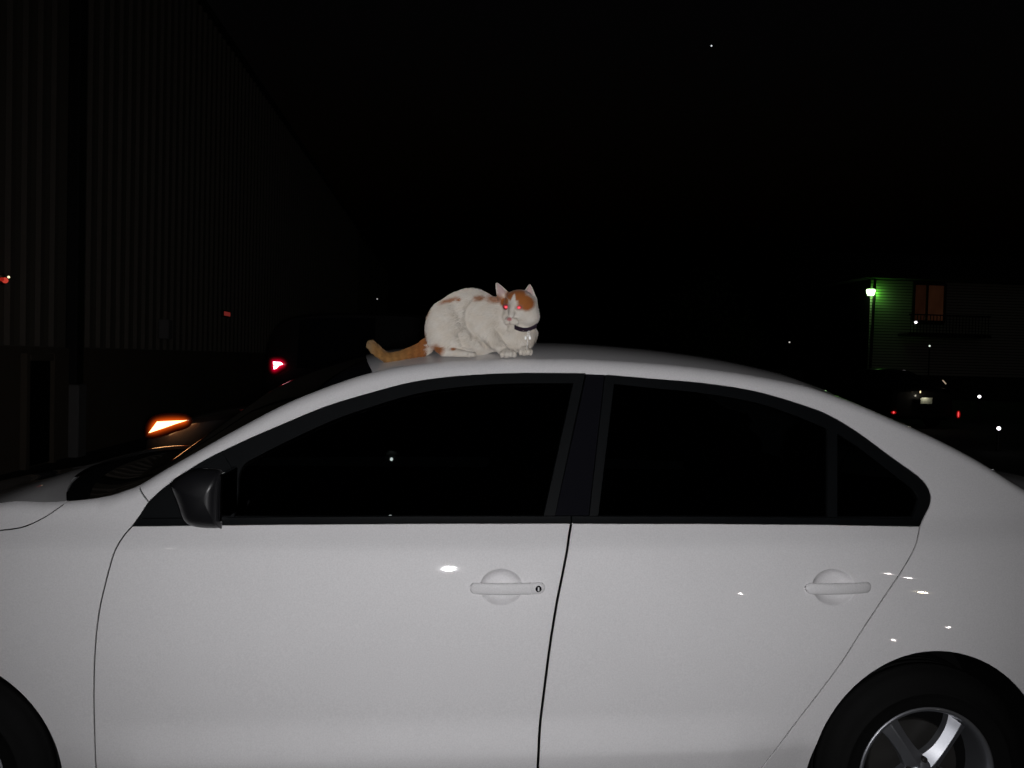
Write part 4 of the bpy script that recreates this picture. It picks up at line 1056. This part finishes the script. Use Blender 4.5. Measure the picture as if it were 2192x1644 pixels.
for px, py, hw, hh in ((1913, 883, 0.03, 0.03), (2051.5, 887, 0.022, 0.07)):
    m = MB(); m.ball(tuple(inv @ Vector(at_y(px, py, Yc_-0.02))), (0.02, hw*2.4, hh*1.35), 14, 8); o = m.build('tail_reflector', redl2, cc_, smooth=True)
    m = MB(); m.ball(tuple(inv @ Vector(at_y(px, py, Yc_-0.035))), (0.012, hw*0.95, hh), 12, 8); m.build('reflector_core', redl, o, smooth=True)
m = MB(); m.tube([tuple(inv @ Vector(at_y(a, b, Yc_+1.0))) for a, b in ((2018, 814), (2022, 818.5), (2025, 822))], 0.014, 6); m.build('glint_streak', emat('trim_glint', (1, 0.8, 0.55), 0.35), cc_)  # self-lit tube paints a reflected glint on the car

# house with green porch lamp
def house():
    Dp = 44.0; Yh = CAM[1]+Dp
    c0 = at_y(1857, 790, Yh); px_m = FPX/Dp
    x0 = c0[0]; x1 = x0+13.0
    t = thing('house', 'pale sided house with an orange lit window and green lamp at its corner', 'house', (x0+6, Yh, GZ)); L = np.array([x0+6, Yh, GZ])
    zt = at_y(1880, 597, Yh)[2]
    m = MB(); m.box(((x0+x1)/2, Yh+4.02, zt/2), ((x1-x0)/2, 4.0, zt/2)); m.build('wall', M['dspout'], t).location = tuple(-L)  # dark backing colour paints the shadow lines between the boards
    wl = at_y(1957, 650, Yh)[0]; wr2 = at_y(2019, 650, Yh)[0]; wb = at_y(1990, 686, Yh)[2]; wt = at_y(1990, 611, Yh)[2]
    n = int((zt-1.2)/0.15); proto = {}
    for k in range(n):
        z = 1.2+k*0.15
        spans = [(x0, x1)] if (z+0.15 < wb-0.08 or z > wt+0.08) else [(x0, wl-0.10), (wr2+0.10, x1)]
        for a, b in spans:
            key = round(b-a, 3)
            if key not in proto:
                pm = MB(); hw = (b-a)/2; pm.prism([(-hw, 0.0, 0.0), (-hw, -0.026, 0.0), (-hw, -0.004, 0.118), (-hw, 0.0, 0.118)], (2*hw, 0, 0)); o = pm.build('siding_board', M['lap'], t); proto[key] = o
            else:
                o = proto[key].copy(); COL.objects.link(o); o.parent = t
            o.location = tuple(np.array([(a+b)/2, Yh+0.018, z])-L)
    # window with two lit panes
    wn = MB(); fr = 0.06
    for bx_ in (((wl+wr2)/2, wt+fr, (wr2-wl)/2+2*fr, fr), ((wl+wr2)/2, wb-fr, (wr2-wl)/2+2*fr, fr), (wl-fr, (wt+wb)/2, fr, (wt-wb)/2), (wr2+fr, (wt+wb)/2, fr, (wt-wb)/2), (wl+(wr2-wl)*0.42, (wt+wb)/2, 0.05, (wt-wb)/2)):
        wn.box((bx_[0], Yh-0.03, bx_[1]), (bx_[2], 0.06, bx_[3]))
    wo = wn.build('window', M['dspout'], t); wo.location = tuple(-L)
    mm_ = wl+(wr2-wl)*0.42
    for a, b, s in ((wl, mm_-0.05, 0.008), (mm_+0.05, wr2, 0.012)):
        em = bpy.data.materials.new('curtain_glow'); em.use_nodes = True; nn = em.node_tree.nodes; nn.clear()
        e = nn.new('ShaderNodeEmission'); tx = nn.new('ShaderNodeTexNoise'); tx.inputs['Scale'].default_value = 1.6; mp = nn.new('ShaderNodeMapRange')
        mp.inputs['To Min'].default_value = s*0.5; mp.inputs['To Max'].default_value = s*1.5; e.inputs[0].default_value = (1.0, 0.36, 0.17, 1)
        oo = nn.new('ShaderNodeOutputMaterial'); em.node_tree.links.new(tx.outputs['Fac'], mp.inputs['Value']); em.node_tree.links.new(mp.outputs[0], e.inputs[1]); em.node_tree.links.new(e.outputs[0], oo.inputs[0])
        m = MB(); m.box(((a+b)/2, Yh+0.0, (wt+wb)/2), ((b-a)/2, 0.01, (wt-wb)/2)); m.build('pane', em, wo)
    # eaves and roof
    m = MB(); m.prism([(x0-0.7, Yh-0.75, zt-0.02), (x0-0.7, Yh-0.75, zt+0.16), (x0-0.7, Yh+4.0, zt+1.9), (x0-0.7, Yh+8.6, zt+0.16), (x0-0.7, Yh+8.6, zt-0.02)], (x1-x0+1.4, 0, 0)); m.build('roof', M['shingle'], t).location = tuple(-L)
    # balcony rail in front of the window
    bz = at_y(1990, 674, Yh-1.0)[2]
    bt = bpy.data.objects.new('balcony_rail', None); COL.objects.link(bt); bt.parent = t; bt.location = tuple(np.array([(wl+wr2)/2, Yh-1.0, bz-0.5])-L)
    m = MB(); m.box((0.6, 0, 0.5), (2.2, 0.03, 0.03)); m.box((0.6, 0, -0.45), (2.2, 0.03, 0.03)); m.build('rail', M['dspout'], bt)
    bm_ = MB(); bm_.box((0, 0, 0.02), (0.015, 0.015, 0.45)); pr = None
    for k in range(25):
        if pr is None: pr = bm_.build('baluster', M['dspout'], bt); o = pr
        else: o = pr.copy(); COL.objects.link(o); o.parent = bt
        o.location = (-1.5+k*0.175, 0, 0)
    m = MB(); m.box(((wl+wr2)/2+0.6, Yh-0.55, bz-1.05), (2.25, 0.5, 0.07)); m.build('balcony_floor', M['dspout'], t).location = tuple(-L)
    # corner post / downspout
    a = at_y(1871, 640, Yh-0.22); b = at_y(1864.5, 760, Yh-0.22)
    m = MB(); m.tube([(a[0]+0.02, a[1], zt), tuple(a), tuple(b), (b[0]-0.05, b[1], 0)], 0.075, 10); m.build('downspout', M['dspout'], t, smooth=True).location = tuple(-L)
    # green porch lamp
    c = at_y(1864, 626, Yh-0.34); lt = thing('porch_lamp', 'green glowing lamp on the corner of the sided house', 'lamp', c)
    gm = emat('green_lamp_glow', (0.55, 1.0, 0.42), 7.0)
    m = MB(); m.lathe([(0.001, 0.17), (0.19, 0.16), (0.225, 0.10), (0.20, -0.02), (0.15, -0.15), (0.001, -0.17)], (0, 0, 0), 'z', 20); sh = m.build('lamp_globe', gm, lt, smooth=True)
    m = MB(); m.lathe([(0.001, 0.24), (0.10, 0.22), (0.25, 0.175), (0.25, 0.165), (0.001, 0.165)], (0, 0, 0), 'z', 20); m.build('lamp_cap', M['dspout'], lt, smooth=True)
    m = MB(); m.tube([(0, 0, 0.22), (0, 0.1, 0.28), (0, 0.42, 0.26)], 0.025, 8); m.build('bracket', M['dspout'], lt)
    gl = bpy.data.lights.new('porch_lamp_light', 'POINT'); gl.energy = 8; gl.color = (0.16, 1.0, 0.06); gl.shadow_soft_size = 0.06
    go = bpy.data.objects.new('porch_lamp_light', gl); COL.objects.link(go); go.location = (c[0]+0.40, c[1]+0.10, c[2]+0.0)
    return Yh
Yh = house()

# small far lights
def far_light(px, py, depth, rpx, col, strength, name, label, cat, post):
    c = at_depth(px, py, depth); r = rpx*depth/FPX
    t = thing(name, label, cat, c)
    m = MB(); m.ball((0, 0, 0), r, 12, 8); m.build('bulb', emat('lamp_glow', col, strength), t, smooth=True)
    if post == 'post':
        m = MB(); m.lathe([(r*0.7, -r*0.95), (r*0.8, -r*1.3), (0.03, -r*1.6), (0.03, -(c[2]-GZ))], (0, 0, 0), 'z', 10); m.build('post', M['dspout'], t)
        m = MB(); m.lathe([(0.001, r*1.5), (r*1.25, r*1.05), (r*1.25, r*0.95), (0.001, r*0.98)], (0, 0, 0), 'z', 12); m.build('cap', M['dspout'], t)
    elif post == 'wall':
        m = MB(); m.tube([(0, r*0.8, 0), (0, r*0.8+0.25, 0.02)], r*0.4, 8); m.build('bracket', M['dspout'], t)
cw_ = (1.0, 0.93, 1.0)
far_light(1960.5, 690, 42.2, 2.7, cw_, 3.0, 'balcony_lamp', 'small white light under the orange lit window', 'lamp', 'wall')
far_light(1990, 740.5, 40, 1.9, (0.85, 1, 0.85), 1.0, 'garden_light', 'tiny pale light below the house balcony', 'lamp', 'post')
far_light(2096.5, 849, 24, 3.2, cw_, 4.0, 'low_light', 'white light right of the lit number plate, the higher of two', 'lamp', 'post')  # bright dot built as a glowing ball on an added post
far_light(2138, 917, 16, 3.9, cw_, 4.0, 'low_light', 'white light low at the right edge above the white trunk', 'lamp', 'post')  # second bright dot, likewise a glowing ball on an added post
far_light(1690, 732.5, 42, 1.7, (1, 0.95, 0.85), 0.5, 'garden_light', 'tiny dim light far behind the car roof left of the house', 'lamp', 'post')
far_light(1891, 846, 26, 1.4, (1, 1, 1), 0.6, 'garden_light', 'tiny white light left of the lit number plate', 'lamp', 'post')
far_light(1886, 840, 27, 2.2, (0.9, 0.1, 0.12), 0.22, 'garden_light', 'tiny dim red light left of the lit number plate', 'lamp', 'post')
far_light(807.5, 640, 46, 1.4, (1, 1, 1), 0.45, 'garden_light', 'tiny white light left of the cat above its tail', 'lamp', 'post')
far_light(1523, 98, 900, 1.7, (0.9, 0.95, 1), 0.9, 'star', 'single white star in the black sky', 'star', None)

# trees as dark masses against the sky
def tree(px, py_top, depth, wpx, kind, label):
    top = at_depth(px, py_top, depth); hgt = top[2]-GZ; base = np.array([top[0], top[1], GZ]); rw = wpx*depth/FPX/2
    t = thing('pine_tree' if kind else 'leafy_tree', label, 'tree', base, 'trees between the cars and the house')
    m = MB(); m.tube([(0, 0, 0), (0.1, 0, hgt*0.4), (0, 0.1, hgt*0.9)], [0.22, 0.15, 0.04], 8)
    for k in range(9):
        a = rng.uniform(0, 6.28); z = hgt*rng.uniform(0.3, 0.75); m.tube([(0, 0, z), (rw*0.5*math.cos(a), rw*0.5*math.sin(a), z+0.4), (rw*0.8*math.cos(a), rw*0.8*math.sin(a), z+0.7)], [0.08, 0.05, 0.02], 6)
    m.build('trunk', M['bark'], t)
    n = 5000; V = []; Fc = []
    cl = [(rng.uniform(0, 6.28), rng.uniform(0.25, 1.0), rng.uniform(0.25, 1.0)) for _ in range(40)]
    for i in range(n):
        a, h, q = cl[rng.integers(len(cl))]
        if kind: rr = rw*(1.05-h)*q
        else: rr = rw*math.sin(math.pi*min(1, (h-0.2)/0.8*0.9+0.1))*q
        c = np.array([rr*math.cos(a), rr*math.sin(a), h*hgt*0.97])+rng.normal(0, rw*0.13, 3)
        u = rng.normal(size=3); u /= np.linalg.norm(u); v = np.cross(u, rng.normal(size=3)); v /= np.linalg.norm(v); s = 0.16
        b = len(V); V += [c-u*s, c+v*s*0.5, c+u*s, c-v*s*0.5]; Fc.append((b, b+1, b+2, b+3))
    link('crown', V, Fc, M['foliage'], t, smooth=False)
tree(1710, 520, 62, 190, 1, 'tall pointed pine in the dark left of the house')
tree(1530, 590, 58, 300, 0, 'broad dark tree behind the rear half of the car roof')
tree(2150, 500, 70, 240, 0, 'dark tree rising behind the house at the right edge')

# street lamps behind the photographer: seen as glints in the paint and glass
def side_reflect(px, py, fn=Wroll, off=0.0):
    p = on_side(px, py, fn, off); n = side_normal(np.array([p[0]]), np.array([p[2]]), fn)[0]
    d = p-CAM; d /= np.linalg.norm(d); return p, d-2*np.dot(d, n)*n
LG = 'street lamps behind the photographer'
def street_lamp(px, py, dist, r, col, st, label, fn=Wroll, off=0.0):
    p, rf = side_reflect(px, py, fn, off)
    if rf[2] > 0: dist = min(dist, 7.5/rf[2])
    if p[2]+rf[2]*dist < 0.5: dist = (p[2]-0.5)/max(1e-3, -rf[2])
    c = p+rf*dist; low = c[2] < 2.2
    if dist < 4: return
    r = r*dist/30
    if low:
        t = thing('low_light', label, 'lamp', (c[0], c[1], GZ), LG); hz = c[2]-GZ
        m = MB(); m.ball((0, 0, hz), r, 14, 9); m.build('bulb', emat('bollard_glow', col, st), t, smooth=True)
        m = MB(); m.lathe([(0.09, 0), (0.09, hz-r-0.05), (0.05, hz-r)], (0, 0, 0), 'z', 12); m.build('post', M['dspout'], t)
        m = MB(); m.lathe([(0.001, hz+r+0.08), (0.11, hz+r+0.04), (0.11, hz+r+0.01), (0.001, hz+r+0.012)], (0, 0, 0), 'z', 12); m.build('cap', M['dspout'], t); return
    t = thing('street_lamp', label, 'street lamp', (c[0], c[1]-1.2, GZ), LG); hz = c[2]-GZ
    m = MB(); m.ball((0, 1.2, hz), r, 14, 9); m.build('bulb', emat('street_lamp_glow', col, st), t, smooth=True)
    m = MB(); m.lathe([(0.14, 0), (0.14, 0.3), (0.08, 0.35), (0.055, hz+0.25)], (0, 0, 0), 'z', 12); m.build('post', M['dspout'], t)
    m = MB(); m.tube([(0, 0, hz+0.2), (0, 0.5, hz+0.45), (0, 1.2, hz+0.42)], 0.035, 8); m.build('arm', M['dspout'], t)
    m = MB(); m.lathe([(0.001, 0.42), (0.16, 0.36), (r+0.12, r+0.05), (r+0.10, r+0.03), (0.001, r+0.06)], (0, 1.2, hz), 'z', 16); m.build('lamp_head', M['dspout'], t)
warm = (1, 0.90, 0.86)
street_lamp(1585, 1271, 30, 0.085, warm, 150, 'street lamp glinting on the middle of the rear door')
street_lamp(1900, 1228, 30, 0.07, warm, 150, 'street lamp glinting just behind the rear door handle')
street_lamp(1945, 1237, 34, 0.075, warm, 150, 'street lamp glinting at the rear door shut line')
street_lamp(1975, 1268, 26, 0.12, (1, 0.84, 0.58), 170, 'street lamp making the largest warm glint on the rear quarter')
street_lamp(2030, 1343, 30, 0.085, warm, 150, 'lamp glinting rightmost on the rear quarter')
street_lamp(1912, 1370, 34, 0.085, warm, 150, 'lamp glinting above the rear wheel arch')
street_lamp(838, 983, 12, 0.07, (0.85, 1, 0.95), 14, 'street lamp mirrored in the front door window', Wbase, 0.016)
